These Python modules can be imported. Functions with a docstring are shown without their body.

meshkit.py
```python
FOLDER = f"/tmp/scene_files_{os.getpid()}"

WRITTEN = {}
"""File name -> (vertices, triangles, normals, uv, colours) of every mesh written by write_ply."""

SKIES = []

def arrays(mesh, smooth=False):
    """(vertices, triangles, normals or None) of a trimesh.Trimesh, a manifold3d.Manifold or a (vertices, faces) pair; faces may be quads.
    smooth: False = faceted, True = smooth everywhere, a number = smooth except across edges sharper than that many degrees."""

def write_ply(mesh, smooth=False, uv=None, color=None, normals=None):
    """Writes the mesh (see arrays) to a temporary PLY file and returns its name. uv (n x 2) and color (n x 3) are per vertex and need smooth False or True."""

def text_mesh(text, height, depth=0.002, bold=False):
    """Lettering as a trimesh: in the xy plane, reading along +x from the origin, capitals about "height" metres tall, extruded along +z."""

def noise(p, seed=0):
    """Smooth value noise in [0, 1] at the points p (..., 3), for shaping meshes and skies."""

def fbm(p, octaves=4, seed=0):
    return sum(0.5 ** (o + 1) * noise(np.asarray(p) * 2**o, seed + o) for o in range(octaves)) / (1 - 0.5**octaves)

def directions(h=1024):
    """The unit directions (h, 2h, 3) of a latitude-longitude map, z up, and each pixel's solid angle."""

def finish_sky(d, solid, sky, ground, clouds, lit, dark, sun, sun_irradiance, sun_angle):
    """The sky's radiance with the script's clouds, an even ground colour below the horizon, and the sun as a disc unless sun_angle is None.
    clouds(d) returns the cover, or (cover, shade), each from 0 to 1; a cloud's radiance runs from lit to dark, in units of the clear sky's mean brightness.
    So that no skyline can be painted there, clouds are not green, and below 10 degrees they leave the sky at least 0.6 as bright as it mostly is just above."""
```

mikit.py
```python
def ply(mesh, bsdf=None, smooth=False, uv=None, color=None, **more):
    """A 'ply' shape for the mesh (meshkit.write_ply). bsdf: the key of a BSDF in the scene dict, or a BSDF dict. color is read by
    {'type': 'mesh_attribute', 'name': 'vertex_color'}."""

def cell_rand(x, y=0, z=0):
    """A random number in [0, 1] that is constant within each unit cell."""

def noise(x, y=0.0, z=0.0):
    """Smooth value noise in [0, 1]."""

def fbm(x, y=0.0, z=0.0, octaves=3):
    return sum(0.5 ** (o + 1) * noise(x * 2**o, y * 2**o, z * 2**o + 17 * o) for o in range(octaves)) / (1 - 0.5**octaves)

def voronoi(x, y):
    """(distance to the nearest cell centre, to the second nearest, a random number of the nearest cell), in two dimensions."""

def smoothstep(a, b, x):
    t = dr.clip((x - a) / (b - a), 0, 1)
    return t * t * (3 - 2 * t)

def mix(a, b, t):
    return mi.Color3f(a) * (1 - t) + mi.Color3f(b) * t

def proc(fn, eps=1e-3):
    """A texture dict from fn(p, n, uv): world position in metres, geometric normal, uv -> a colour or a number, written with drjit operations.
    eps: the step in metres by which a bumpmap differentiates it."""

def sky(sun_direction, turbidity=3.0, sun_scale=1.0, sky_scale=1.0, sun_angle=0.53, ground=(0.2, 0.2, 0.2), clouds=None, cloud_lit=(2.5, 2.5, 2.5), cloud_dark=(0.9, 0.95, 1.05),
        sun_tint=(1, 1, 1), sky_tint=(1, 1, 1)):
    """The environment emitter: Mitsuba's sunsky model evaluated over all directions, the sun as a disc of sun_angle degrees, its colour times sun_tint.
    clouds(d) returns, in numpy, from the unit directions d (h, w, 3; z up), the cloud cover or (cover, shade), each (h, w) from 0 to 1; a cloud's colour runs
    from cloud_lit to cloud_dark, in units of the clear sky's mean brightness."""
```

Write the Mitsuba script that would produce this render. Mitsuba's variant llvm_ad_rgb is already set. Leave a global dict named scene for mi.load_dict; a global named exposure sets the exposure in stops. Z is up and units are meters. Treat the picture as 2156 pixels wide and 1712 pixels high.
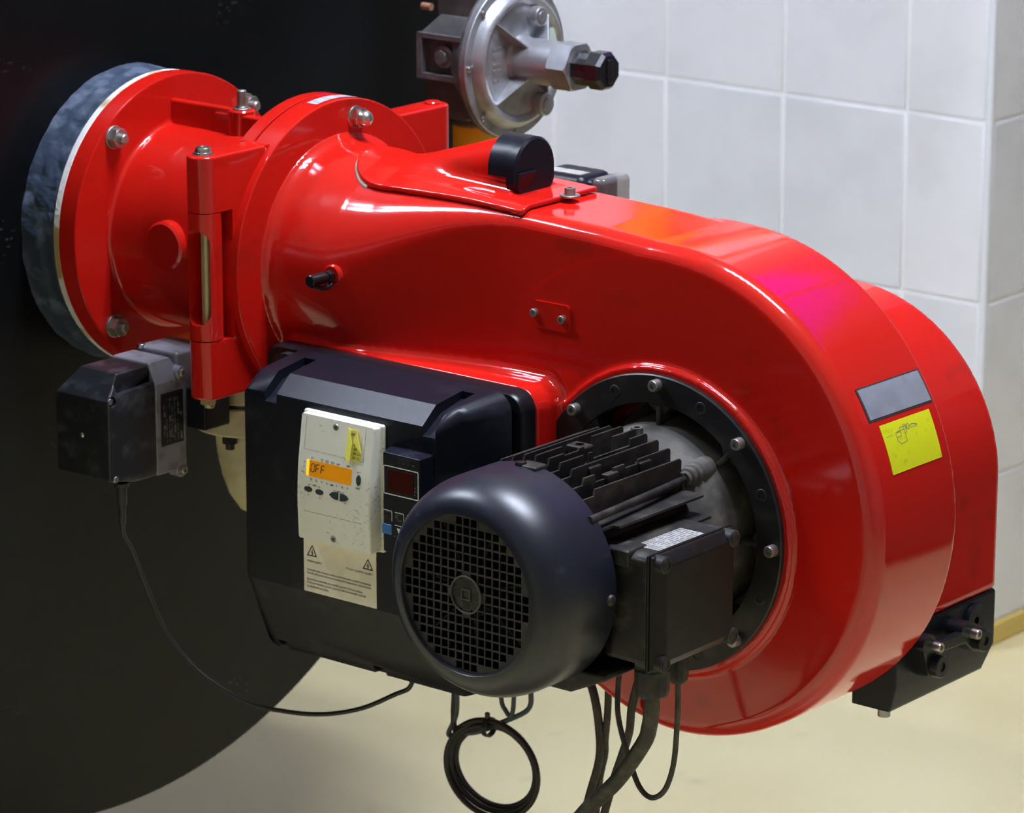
import math, random
import numpy as np, trimesh, drjit as dr, mitsuba as mi, mikit, meshkit
import manifold3d as m3
from shapely.geometry import Polygon, Point, box as sbox, LineString
from shapely.ops import unary_union
from shapely import affinity

T = mi.ScalarTransform4f
rng = np.random.default_rng(7)
scene, labels = {}, {}
FLOOR = 0.71                      # height of the blower motor's axis above the floor; every mesh below is written from that axis

# ------------------------------------------------------------------ camera
YAW, PITCH, ROLL, FPX = math.radians(-38.85), math.radians(-15.22), math.radians(0.1), 8000.0
CAM = np.array([1.982, -2.672, 1.0144 + FLOOR])
vd = np.array([math.sin(YAW) * math.cos(PITCH), math.cos(YAW) * math.cos(PITCH), math.sin(PITCH)])
vr = np.cross(vd, [0, 0, 1]); vr /= np.linalg.norm(vr)
vu = np.cross(vr, vd)
vu = -math.sin(ROLL) * vr + math.cos(ROLL) * vu
scene['camera'] = {'type': 'thinlens', 'fov': math.degrees(2 * math.atan(1078 / FPX)), 'fov_axis': 'x', 'near_clip': 0.05, 'far_clip': 60.0,
                   'aperture_radius': 0.0042, 'focus_distance': 3.30,
                   'to_world': T().look_at(origin=CAM.tolist(), target=(CAM + vd).tolist(), up=vu.tolist())}
# ------------------------------------------------------------------ light of the room: ceiling lamps with cool white tubes
exposure = 0.0
LAMP_RADIANCE = (98.0, 106.5, 129.0)
LAMPS = [(0.15, 0.13), (-2.10, -0.78)]   # x, y of each ceiling lamp
LAMP_L, LAMP_W, CEIL = 1.00, 0.36, 3.05
# ------------------------------------------------------------------ helpers


def key_for(name):
    if name not in scene and name not in labels and not any(k.startswith(name + '__') for k in scene):
        return name
    i = 1
    while f'{name}_{i:03d}' in scene or f'{name}_{i:03d}' in labels or any(k.startswith(f'{name}_{i:03d}__') for k in scene):
        i += 1
    return f'{name}_{i:03d}'


def thing(name, label, cat, group=None, kind=None):
    k = key_for(name)
    labels[k] = {'label': label, 'category': cat}
    if group: labels[k]['group'] = group
    if kind: labels[k]['kind'] = kind
    return k


def shift(mesh):
    v, f = (np.array(mesh.vertices), np.array(mesh.faces)) if hasattr(mesh, 'vertices') else mesh
    return trimesh.Trimesh(np.asarray(v, float) + [0, 0, FLOOR], f, process=False)


def part(owner, name, mesh, mat, smooth=35, label=None, **more):
    """One entry of the scene: a part (or sub-part) of owner, or with owner None a thing or piece of the setting of its own."""
    k = key_for(f'{owner}__{name}') if owner else name
    if hasattr(mesh, 'to_mesh'): mesh = tm(mesh)
    scene[k] = mikit.ply(shift(mesh), mat, smooth=smooth, **more)
    if label: labels[k] = {'label': label}
    return k


def solo(name, mesh, mat, label, cat, smooth=35, group=None, **more):
    k = thing(name, label, cat, group)
    return part(None, k, mesh, mat, smooth, **more)


def struct(name, mesh, mat, label, smooth=False, **more):
    part(None, name, mesh, mat, smooth, **more)
    labels[name] = {'label': label, 'category': name.split('_')[0], 'kind': 'structure'}
    return name


def tm(m):
    q = m.to_mesh()
    return trimesh.Trimesh(np.array(q.vert_properties[:, :3], float), np.array(q.tri_verts, int), process=False)


def cat(*ms):
    return trimesh.util.concatenate([tm(m) if hasattr(m, 'to_mesh') else m for m in ms])


def mf(t):
    return m3.Manifold(m3.Mesh(np.asarray(t.vertices, np.float32), np.asarray(t.faces, np.uint32)))


def ball(r, n=12):
    return m3.Manifold.sphere(r, n)


def rbox(x0, x1, y0, y1, z0, z1, r=0.002, n=8):
    """A box with rounded edges (a Manifold)."""
    r = min(r, (x1 - x0) / 2.01, (y1 - y0) / 2.01, (z1 - z0) / 2.01)
    s = ball(r, n)
    return m3.Manifold.batch_hull([s.translate((x, y, z)) for x in (x0 + r, x1 - r) for y in (y0 + r, y1 - r) for z in (z0 + r, z1 - r)])


def bx(x0, x1, y0, y1, z0, z1):
    return m3.Manifold.cube((x1 - x0, y1 - y0, z1 - z0)).translate((x0, y0, z0))


AX = {'x': np.array([[0, 0, 1], [1, 0, 0], [0, 1, 0]], float), 'y': np.array([[1, 0, 0], [0, 0, 1], [0, 1, 0]], float) * [[1, 1, 1], [1, 1, 1], [1, 1, 1]],
      'z': np.eye(3)}


def turn(v, axis):
    """Points written with the axis along +z, laid along +x, +y or +z."""
    v = np.asarray(v, float)
    if axis == 'x': return np.stack([v[:, 2], v[:, 0], v[:, 1]], 1)
    if axis == 'y': return np.stack([v[:, 1], v[:, 2], v[:, 0]], 1)
    return v


def lathe(profile, axis='z', at=(0, 0, 0), n=64, closed=True):
    """Profile [(radius, along the axis)], turned about the axis. Radius 0 at the ends closes it."""
    p = np.asarray(profile, float)
    a = np.arange(n) * 2 * np.pi / n
    v = np.stack([p[:, None, 0] * np.cos(a), p[:, None, 0] * np.sin(a), np.repeat(p[:, 1:], n, 1)], -1).reshape(-1, 3)
    i, j = np.meshgrid(np.arange(len(p) - 1), np.arange(n), indexing='ij')
    q = np.stack([i * n + j, i * n + (j + 1) % n, (i + 1) * n + (j + 1) % n, (i + 1) * n + j], -1).reshape(-1, 4)
    f = np.vstack([q[:, [0, 1, 2]], q[:, [0, 2, 3]]])
    m = trimesh.Trimesh(turn(v, axis) + np.asarray(at), f, process=False)
    m.merge_vertices(digits_vertex=7)
    m.update_faces(m.nondegenerate_faces())
    if m.volume < 0: m.invert()
    return m


def cyl(r, a, b, axis='z', at=(0, 0, 0), n=32, c=0.0):
    """A solid cylinder from a to b along its axis, with chamfered rims."""
    if c: return lathe([(0, a), (r - c, a), (r, a + c), (r, b - c), (r - c, b), (0, b)], axis, at, n)
    return lathe([(0, a), (r, a), (r, b), (0, b)], axis, at, n)


def ring(r0, r1, a, b, axis='z', at=(0, 0, 0), n=64, c=0.0005):
    return lathe([(r0, a), (r1 - c, a), (r1, a + c), (r1, b - c), (r1 - c, b), (r0, b), (r0, a)], axis, at, n)


def extr(poly, a, b, axis='z'):
    """A shapely polygon extruded along the axis. axis y: its (x, y) are the scene's (x, z); axis x: its (x, y) are the scene's (y, z)."""
    out = []
    for g in getattr(poly, 'geoms', [poly]):
        m = trimesh.creation.extrude_polygon(g, b - a, engine='earcut')
        v = np.array(m.vertices)
        v[:, 2] += a
        if axis == 'y': v = v[:, [0, 2, 1]]
        if axis == 'x': v = v[:, [2, 0, 1]]
        m = trimesh.Trimesh(v, m.faces, process=False)
        if m.volume < 0: m.invert()
        out.append(m)
    return cat(*out)


def rrect(x0, x1, y0, y1, r, n=6):
    return sbox(x0 + r, y0 + r, x1 - r, y1 - r).buffer(r, quad_segs=n)


def spline(pts, n=10):
    p = np.asarray(pts, float)
    p = np.vstack([2 * p[0] - p[1], p, 2 * p[-1] - p[-2]])
    out = []
    for i in range(1, len(p) - 2):
        t = np.linspace(0, 1, n, endpoint=False)[:, None]
        a, b, c, d = p[i - 1:i + 3]
        out.append(0.5 * (2 * b + (c - a) * t + (2 * a - 5 * b + 4 * c - d) * t ** 2 + (3 * b - a - 3 * c + d) * t ** 3))
    return np.vstack(out + [p[-2:-1]])


def tube(pts, r, sides=12, n=10, smooth=True):
    """A round cable or rod along points; r may be one radius or one per point of the smoothed line."""
    p = spline(pts, n) if smooth else np.asarray(pts, float)
    t = np.gradient(p, axis=0); t /= np.linalg.norm(t, axis=1, keepdims=True)
    u = np.cross(t[0], [0.3, 0.5, 0.8]); u /= np.linalg.norm(u)
    rings = []
    for k in range(len(p)):
        u = u - t[k] * (u @ t[k]); u /= np.linalg.norm(u)
        w = np.cross(t[k], u); a = np.arange(sides) * 2 * np.pi / sides
        rr = r if np.isscalar(r) else r[k]
        rings.append(p[k] + rr * (np.cos(a)[:, None] * u + np.sin(a)[:, None] * w))
    return loft(rings)


def loft(rings, cap=True):
    """A skin over rings of equally many points."""
    n, k = len(rings[0]), len(rings)
    v = np.vstack(rings)
    i, j = np.meshgrid(np.arange(k - 1), np.arange(n), indexing='ij')
    q = np.stack([i * n + j, i * n + (j + 1) % n, (i + 1) * n + (j + 1) % n, (i + 1) * n + j], -1).reshape(-1, 4)
    f = [q[:, [0, 1, 2]], q[:, [0, 2, 3]]]
    if cap:
        v = np.vstack([v, np.mean(rings[0], 0), np.mean(rings[-1], 0)])
        j = np.arange(n)
        f += [np.stack([(j + 1) % n, j, j * 0 + n * k], 1), np.stack([(k - 1) * n + j, (k - 1) * n + (j + 1) % n, j * 0 + n * k + 1], 1)]
    m = trimesh.Trimesh(v, np.vstack(f), process=False)
    if m.volume < 0: m.invert()
    return m


def nets(f, lo, hi, h):
    """Surface nets: the zero surface of a distance function on a grid, its points then moved onto it exactly."""
    ax = [np.arange(a, b + h, h) for a, b in zip(lo, hi)]
    X, Y, Z = np.meshgrid(*ax, indexing='ij')
    V = f(X, Y, Z).astype(np.float32)
    S = V < 0
    acc, cnt = np.zeros(tuple(s - 1 for s in V.shape) + (3,), np.float32), np.zeros(tuple(s - 1 for s in V.shape), np.int16)
    faces, nx = [], [s - 1 for s in V.shape]
    for d in range(3):
        a = [slice(None)] * 3; b = [slice(None)] * 3
        a[d], b[d] = slice(0, -1), slice(1, None)
        ch = S[tuple(a)] != S[tuple(b)]
        idx = np.argwhere(ch)
        v0, v1 = V[tuple(a)][ch], V[tuple(b)][ch]
        pos = idx.astype(np.float32); pos[:, d] += v0 / (v0 - v1)
        o = [k for k in range(3) if k != d]
        cells = []
        for s in ((0, 0), (1, 0), (1, 1), (0, 1)):
            c = idx.copy(); c[:, o[0]] -= s[0]; c[:, o[1]] -= s[1]
            cells.append(c)
            np.add.at(acc, tuple(c.T), pos); np.add.at(cnt, tuple(c.T), 1)
        q = np.stack([np.ravel_multi_index(tuple(c.T), nx) for c in cells], 1)
        flip = S[tuple(a)][ch] ^ (d == 1)
        q[~flip] = q[~flip][:, ::-1]
        faces.append(q)
    used = cnt > 0
    remap = np.full(used.size, -1); remap[np.flatnonzero(used)] = np.arange(used.sum())
    v = np.array(lo) + h * (acc[used] / cnt[used][:, None]).astype(float)
    q = remap[np.vstack(faces)]
    for _ in range(3):
        e = h * 0.05
        val = f(v[:, 0], v[:, 1], v[:, 2])
        g = np.stack([(f(*(v + np.eye(3)[k] * e).T) - f(*(v - np.eye(3)[k] * e).T)) / (2 * e) for k in range(3)], 1)
        step = g * (val / np.maximum((g * g).sum(1), 0.05))[:, None]
        ln = np.linalg.norm(step, axis=1, keepdims=True)
        v -= step * np.minimum(1, 0.5 * h / np.maximum(ln, 1e-12))
    m = trimesh.Trimesh(v, np.vstack([q[:, [0, 1, 2]], q[:, [0, 2, 3]]]), process=False)
    if m.volume < 0: m.invert()
    return m


def smin(a, b, k):
    h = np.clip(0.5 + 0.5 * (b - a) / k, 0, 1)
    return b + (a - b) * h - k * h * (1 - h)


def sdbox2(u, v, cu, cv, hu, hv, r):
    qu, qv = np.abs(u - cu) - hu + r, np.abs(v - cv) - hv + r
    return np.minimum(np.maximum(qu, qv), 0) + np.hypot(np.maximum(qu, 0), np.maximum(qv, 0)) - r


def sm(a, b, x):
    t = np.clip((x - a) / (b - a), 0, 1)
    return t * t * (3 - 2 * t)


def hexprism(r, a, b, axis, at, c=0.12):
    """A hexagon nut or bolt head, r across the corners, with turned-off corners."""
    h = Polygon([(r * math.cos(k * math.pi / 3), r * math.sin(k * math.pi / 3)) for k in range(6)])
    m = mf(extr(h, a, b, 'z')) ^ mf(lathe([(0, a), (r * (1 - c), a), (r * 1.01, a + r * c * 0.8), (r * 1.01, b - r * c * 0.8), (r * (1 - c), b), (0, b)], 'z', n=36))
    t = tm(m)
    return trimesh.Trimesh(turn(t.vertices, axis) + np.asarray(at), t.faces, process=False)


def allen(r, l, d, axis='z', at=(0, 0, 0), sign=1):
    """A socket-head screw: head of length l with a hexagon socket of depth d, pointing along sign * axis."""
    head = lathe([(0, 0), (r, 0), (r, l * 0.86), (r * 0.88, l), (0, l)], 'z', n=28)
    hole = extr(Polygon([(r * 0.52 * math.cos(k * math.pi / 3), r * 0.52 * math.sin(k * math.pi / 3)) for k in range(6)]), l - d, l * 1.1, 'z')
    t = tm(mf(head) - mf(hole))
    v = np.array(t.vertices)
    if sign < 0: v = v * [1, -1, -1]
    return trimesh.Trimesh(turn(v, axis) + np.asarray(at), t.faces, process=False)


def flat_text(s, height, origin, eu=(1, 0, 0), ev=(0, 0, 1), depth=0.0003, bold=False, width=None):
    """Lettering standing proud of a plane: eu along the line of writing, ev up."""
    m = meshkit.text_mesh(s, height, depth, bold)
    v = np.array(m.vertices)
    if width: v[:, 0] *= width / v[:, 0].max()
    eu, ev = np.asarray(eu, float), np.asarray(ev, float)
    w = np.cross(eu, ev)
    m = trimesh.Trimesh(np.asarray(origin) + v[:, :1] * eu + v[:, 1:2] * ev + v[:, 2:] * w, m.faces, process=False)
    return m


def strokes(lines, w, y, t=0.0003):
    """Printed lines on a plane facing -y: polylines [(x, z)...] of width w."""
    g = unary_union([LineString(l).buffer(w / 2, cap_style=2, join_style=1, quad_segs=3) for l in lines])
    return extr(g, y - t, y, 'y')


# ------------------------------------------------------------------ materials
def mat(key, color, rough=0.5, metal=0.0, spec=0.5, coat=0.0, coat_gloss=0.9, bump=None, rmap=None, **more):
    b = {'type': 'principled', 'base_color': color if isinstance(color, dict) else {'type': 'rgb', 'value': list(color)}, 'roughness': rmap or float(rough), 'metallic': float(metal), 'specular': float(spec)}
    if coat: b.update(clearcoat=float(coat), clearcoat_gloss=float(coat_gloss))
    b.update(more)
    if bump: b = {'type': 'bumpmap', 'arbitrary': mikit.proc(bump[0], bump[2] if len(bump) > 2 else 1e-3), 'scale': float(bump[1]), 'bsdf': b}
    scene[key] = {'type': 'twosided', 'bsdf': b}
    return key


N, FB, mix, ss = mikit.noise, mikit.fbm, mikit.mix, mikit.smoothstep


def speck(p, s, lo, hi, o=3):
    return ss(lo, hi, FB(p.x * s, p.y * s, p.z * s, o))


def red_col(p, n, uv):
    grime = speck(p, 22, 0.62, 0.80) * 0.35
    return mix(mi.Color3f(0.52, 0.009, 0.005), mi.Color3f(0.27, 0.014, 0.007), grime)


def red_rough(p, n, uv):
    return 0.05 + 0.09 * FB(p.x * 30, p.y * 30, p.z * 30, 3)


def dust_on(base, dust, s, lo, hi, amount):
    def fn(p, n, uv):
        d = speck(p, s, lo, hi, 4) * amount
        return mix(mi.Color3f(*base), mi.Color3f(*dust), d * (0.6 + 0.4 * N(p.x * 900, p.y * 900, p.z * 900)))
    return fn


def grain(s, lo=0.0):
    return lambda p, n, uv: N(p.x * s, p.y * s, p.z * s)


mat('red_paint', mikit.proc(red_col), rmap=mikit.proc(red_rough), spec=0.6, coat=0.4, coat_gloss=0.98, bump=(lambda p, n, uv: FB(p.x * 150, p.y * 150, p.z * 150, 2), 0.000012, 8e-4))
mat('red_dark', (0.48, 0.011, 0.007), 0.2, spec=0.5)
mat('black_plastic', mikit.proc(dust_on((0.0055, 0.0066, 0.0130), (0.045, 0.047, 0.06), 40, 0.55, 0.85, 0.3)), 0.36, spec=0.28, bump=(grain(2600), 0.00004, 2e-4))
mat('black_rim', (0.006, 0.0065, 0.009), 0.33, spec=0.4)
mat('black_smooth', (0.006, 0.0065, 0.009), 0.28, spec=0.5)
mat('cowl_paint', mikit.proc(dust_on((0.0085, 0.0105, 0.0200), (0.05, 0.05, 0.052), 55, 0.66, 0.85, 0.4)), 0.36, spec=0.55, bump=(grain(1500), 0.00003, 3e-4))
mat('motor_black', mikit.proc(dust_on((0.013, 0.0125, 0.0125), (0.085, 0.074, 0.058), 60, 0.40, 0.85, 0.6)), 0.5, spec=0.4, bump=(grain(1200), 0.00005, 3e-4))
mat('lid_black', mikit.proc(dust_on((0.006, 0.006, 0.006), (0.04, 0.036, 0.03), 70, 0.55, 0.9, 0.25)), 0.42, spec=0.3)
mat('flange_black', mikit.proc(dust_on((0.010, 0.010, 0.0115), (0.06, 0.05, 0.04), 50, 0.5, 0.9, 0.4)), 0.4)
mat('dusty_cast', mikit.proc(dust_on((0.05, 0.047, 0.042), (0.15, 0.135, 0.115), 45, 0.35, 0.8, 0.8)), 0.7, spec=0.3, bump=(grain(1200), 0.00005, 3e-4))
mat('void_black', (0.006, 0.006, 0.006), 0.6)
mat('guard_black', mikit.proc(dust_on((0.012, 0.012, 0.012), (0.07, 0.058, 0.042), 90, 0.4, 0.8, 0.5)), 0.5)
mat('steel', (0.62, 0.61, 0.58), 0.28, metal=1.0)
mat('dull_steel', mikit.proc(dust_on((0.42, 0.41, 0.39), (0.25, 0.22, 0.17), 120, 0.4, 0.8, 0.8)), 0.42, metal=0.9)
mat('brass_pin', (0.55, 0.47, 0.27), 0.35, metal=0.6)
mat('cast_alu', mikit.proc(lambda p, n, uv: mix((0.42, 0.43, 0.46), (0.28, 0.28, 0.29), speck(p, 45, 0.4, 0.8))), 0.42, metal=0.75, bump=(grain(900), 0.0001, 4e-4))
mat('alu_dark', mikit.proc(lambda p, n, uv: mix((0.24, 0.24, 0.25), (0.14, 0.14, 0.135), speck(p, 60, 0.35, 0.75))), 0.45, metal=0.7, bump=(grain(700), 0.0002, 4e-4))
mat('dark_casting', mikit.proc(lambda p, n, uv: mix((0.060, 0.060, 0.060), (0.11, 0.105, 0.10), speck(p, 40, 0.4, 0.8))), 0.5, metal=0.2)
mat('servo_gray', mikit.proc(lambda p, n, uv: mix((0.26, 0.26, 0.30), (0.16, 0.155, 0.155), speck(p, 60, 0.4, 0.8))), 0.45, metal=0.35)
mat('servo_black', mikit.proc(dust_on((0.009, 0.010, 0.013), (0.09, 0.095, 0.105), 60, 0.45, 0.8, 0.4)), 0.42)
mat('yellow_pipe_paint', (0.85, 0.47, 0.02), 0.35)
mat('cream_paint', mikit.proc(lambda p, n, uv: mix((0.62, 0.56, 0.36), (0.50, 0.44, 0.27), speck(p, 30, 0.4, 0.8))), 0.45)
mat('collar_paint', mikit.proc(lambda p, n, uv: mix((0.030, 0.046, 0.078), (0.085, 0.11, 0.16), speck(p, 55, 0.5, 0.75, 4))), 0.55, bump=(lambda p, n, uv: FB(p.x * 60, p.y * 60, p.z * 60, 4), 0.004))
mat('gasket_white', mikit.proc(lambda p, n, uv: mix((0.72, 0.71, 0.68), (0.42, 0.30, 0.14), speck(p, 24, 0.56, 0.66))), 0.8, bump=(grain(300), 0.0006))
mat('felt', (0.34, 0.29, 0.24), 0.9)


def boiler_col(p, n, uv):
    d = ss(0.55, 0.8, FB(p.x * 5, p.y * 5, p.z * 2.5, 4))
    s = ss(0.78, 0.86, N(p.x * 260, p.y * 260, p.z * 260)) * ss(0.6, 0.8, FB(p.x * 9, p.y * 9, p.z * 9))
    return mix(mix((0.0028, 0.0036, 0.0042), (0.0045, 0.0058, 0.0078), d), (0.10, 0.10, 0.10), s * 0.5)


mat('boiler_paint', mikit.proc(boiler_col), 0.34, spec=0.20, bump=(lambda p, n, uv: FB(p.x * 14, p.y * 14, p.z * 14, 3), 0.0006))


def floor_col(p, n, uv):
    a = FB(p.x * 1.7 + 3, p.y * 1.7, 0.3, 4)
    b = ss(0.70, 0.80, FB(p.x * 13, p.y * 13, 1.3, 3))
    c = mix((0.72, 0.645, 0.37), (0.62, 0.54, 0.285), ss(0.35, 0.7, a))
    return mix(c, (0.40, 0.36, 0.24), b * 0.30)


mat('floor_epoxy', mikit.proc(floor_col), 0.30, spec=0.4, bump=(lambda p, n, uv: FB(p.x * 6, p.y * 6, 0.0, 3), 0.003))
mat('skirting_yellow', (0.62, 0.46, 0.11), 0.4)
for i, c in enumerate([(0.74, 0.74, 0.75), (0.72, 0.725, 0.735), (0.755, 0.75, 0.755)]):
    mat(f'tile_{i}', mikit.proc(lambda p, n, uv, c=c, i=i: mix(c, (c[0] * 0.93, c[1] * 0.93, c[2] * 0.925), ss(0.4, 0.75, FB(p.x * 9 + 7 * i, p.y * 9, p.z * 9, 4)))), 0.24, spec=0.45,
        bump=(lambda p, n, uv: FB(p.x * 11, p.y * 11, p.z * 11, 3), 0.0016))
mat('grout', (0.80, 0.80, 0.80), 0.85)
mat('trim_white', (0.70, 0.72, 0.74), 0.3)
mat('plaster', (0.42, 0.42, 0.42), 0.9)
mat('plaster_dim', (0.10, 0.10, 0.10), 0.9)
mat('plaster_white', (0.80, 0.80, 0.79), 0.9)
mat('ceiling_white', (0.75, 0.75, 0.76), 0.9)
mat('lamp_white', (0.8, 0.8, 0.8), 0.5)
mat('panel_beige', mikit.proc(lambda p, n, uv: mix((0.80, 0.80, 0.70), (0.52, 0.50, 0.40), ss(0.66, 0.74, N(p.x * 420, p.y * 420, p.z * 420)) * ss(0.5, 0.7, FB(p.x * 60, p.y * 60, p.z * 60)) * 0.8)), 0.42)
mat('ink_gray', (0.16, 0.165, 0.16), 0.6)
mat('ink_black', (0.03, 0.03, 0.03), 0.6)
mat('ink_pale', (0.62, 0.60, 0.55), 0.5)
mat('button_green', (0.035, 0.050, 0.048), 0.35)
mat('button_blue', (0.025, 0.16, 0.42), 0.35)
mat('screen_red', (0.045, 0.004, 0.003), 0.12)
mat('paper', mikit.proc(lambda p, n, uv: mix((0.86, 0.80, 0.68), (0.78, 0.72, 0.60), speck(p, 50, 0.4, 0.8))), 0.7)
mat('sticker_yellow', mikit.proc(lambda p, n, uv: mix((0.66, 0.68, 0.008), (0.56, 0.57, 0.012), speck(p, 160, 0.66, 0.75))), 0.45)
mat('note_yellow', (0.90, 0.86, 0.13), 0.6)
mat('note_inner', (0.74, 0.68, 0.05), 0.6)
mat('plate_silver', mikit.proc(lambda p, n, uv: mix((0.29, 0.30, 0.35), (0.24, 0.25, 0.30), speck(p, 60, 0.4, 0.8))), 0.45, metal=0.2)
mat('film_magenta', (0.42, 0.004, 0.13), 0.2, coat=0.3)
mat('label_white', mikit.proc(lambda p, n, uv: mix((0.30, 0.295, 0.285), (0.20, 0.19, 0.175), speck(p, 140, 0.4, 0.8))), 0.5)
mat('label_blue', (0.38, 0.42, 0.48), 0.4)
mat('rubber', (0.018, 0.018, 0.018), 0.5)
mat('cable_brown', mikit.proc(dust_on((0.022, 0.020, 0.016), (0.09, 0.075, 0.05), 60, 0.4, 0.8, 0.7)), 0.55)
mat('cable_blue', (0.055, 0.075, 0.095), 0.45)
mat('clear_cover', (0.40, 0.40, 0.37), 0.12)
mat('valve_label_green', (0.52, 0.60, 0.52), 0.5)
mat('valve_label_blue', (0.02, 0.06, 0.25), 0.4)
mat('tank_gray', (0.035, 0.036, 0.038), 0.35)
mat('copper', (0.55, 0.27, 0.17), 0.4, metal=0.5)
scene['amber_screen'] = {'type': 'principled', 'base_color': {'type': 'rgb', 'value': [0.55, 0.22, 0.006]}, 'roughness': 0.3}
# ------------------------------------------------------------------ the room
ZF, ZC = -FLOOR, CEIL - FLOOR                  # floor and ceiling, from the motor's axis
XL, XR, YF, YB, XS, YR = -3.3, 3.7, -4.6, 1.648, -0.672, 3.3   # room: the tiled wall stands at y = YB and ends at x = XS
struct('floor', bx(XL, XR, YF, YR + 0.1, ZF - 0.1, ZF), 'floor_epoxy', 'cream painted epoxy floor under the burner and boiler')
struct('ceiling', bx(XL, XR, YF, YR + 0.1, ZC, ZC + 0.1), 'ceiling_white', 'plain white ceiling of the boiler room')
struct('wall_front', bx(XL, XR, YF - 0.1, YF, ZF, ZC), 'plaster_white', 'plain wall facing the tiled wall across the room')
struct('wall_left', bx(XL - 0.1, XL, YF, YB, ZF, ZC), 'plaster_dim', 'plain wall behind the boiler drum')
struct('wall_right', bx(XR, XR + 0.1, YF, YR, ZF, ZC), 'plaster', 'plain wall opposite the boiler front')
struct('wall_rear', bx(XS, XR, YR, YR + 0.1, ZF, ZC), 'plaster', 'plain wall closing the recess beyond the tiled corner')
struct('wall_back', bx(XL, XS - 0.0018, YB + 0.0018, YB + 0.12, ZF, ZC), 'grout', 'white tiled wall behind the burner with pale grout lines')
struct('wall_side', bx(XS - 0.12, XS - 0.0018, YB + 0.12, YR, ZF, ZC), 'grout', 'white tiled return wall running back from the tiled corner')
TW, TH, GP = 0.2045, 0.2515, 0.0042             # tile pitch across and up, and the joint


def tile_mesh(w, h, t=0.007, b=0.0030):
    """A wall tile facing -y with a softly rounded face edge, its lower left corner at the origin."""
    rings = []
    for k in range(5):
        a = k / 4 * math.pi / 2
        i, d = b * (1 - math.cos(a)) if k else 0.0, -b * math.sin(a)
        rings.append((i, d))
    out = []
    for i, d in [(0, t)] + rings:
        out.append(np.array([[i, d, i], [w - i, d, i], [w - i, d, h - i], [i, d, h - i]]) + [0, b, 0])
    return loft(out)


tile_sizes = {}


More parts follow.
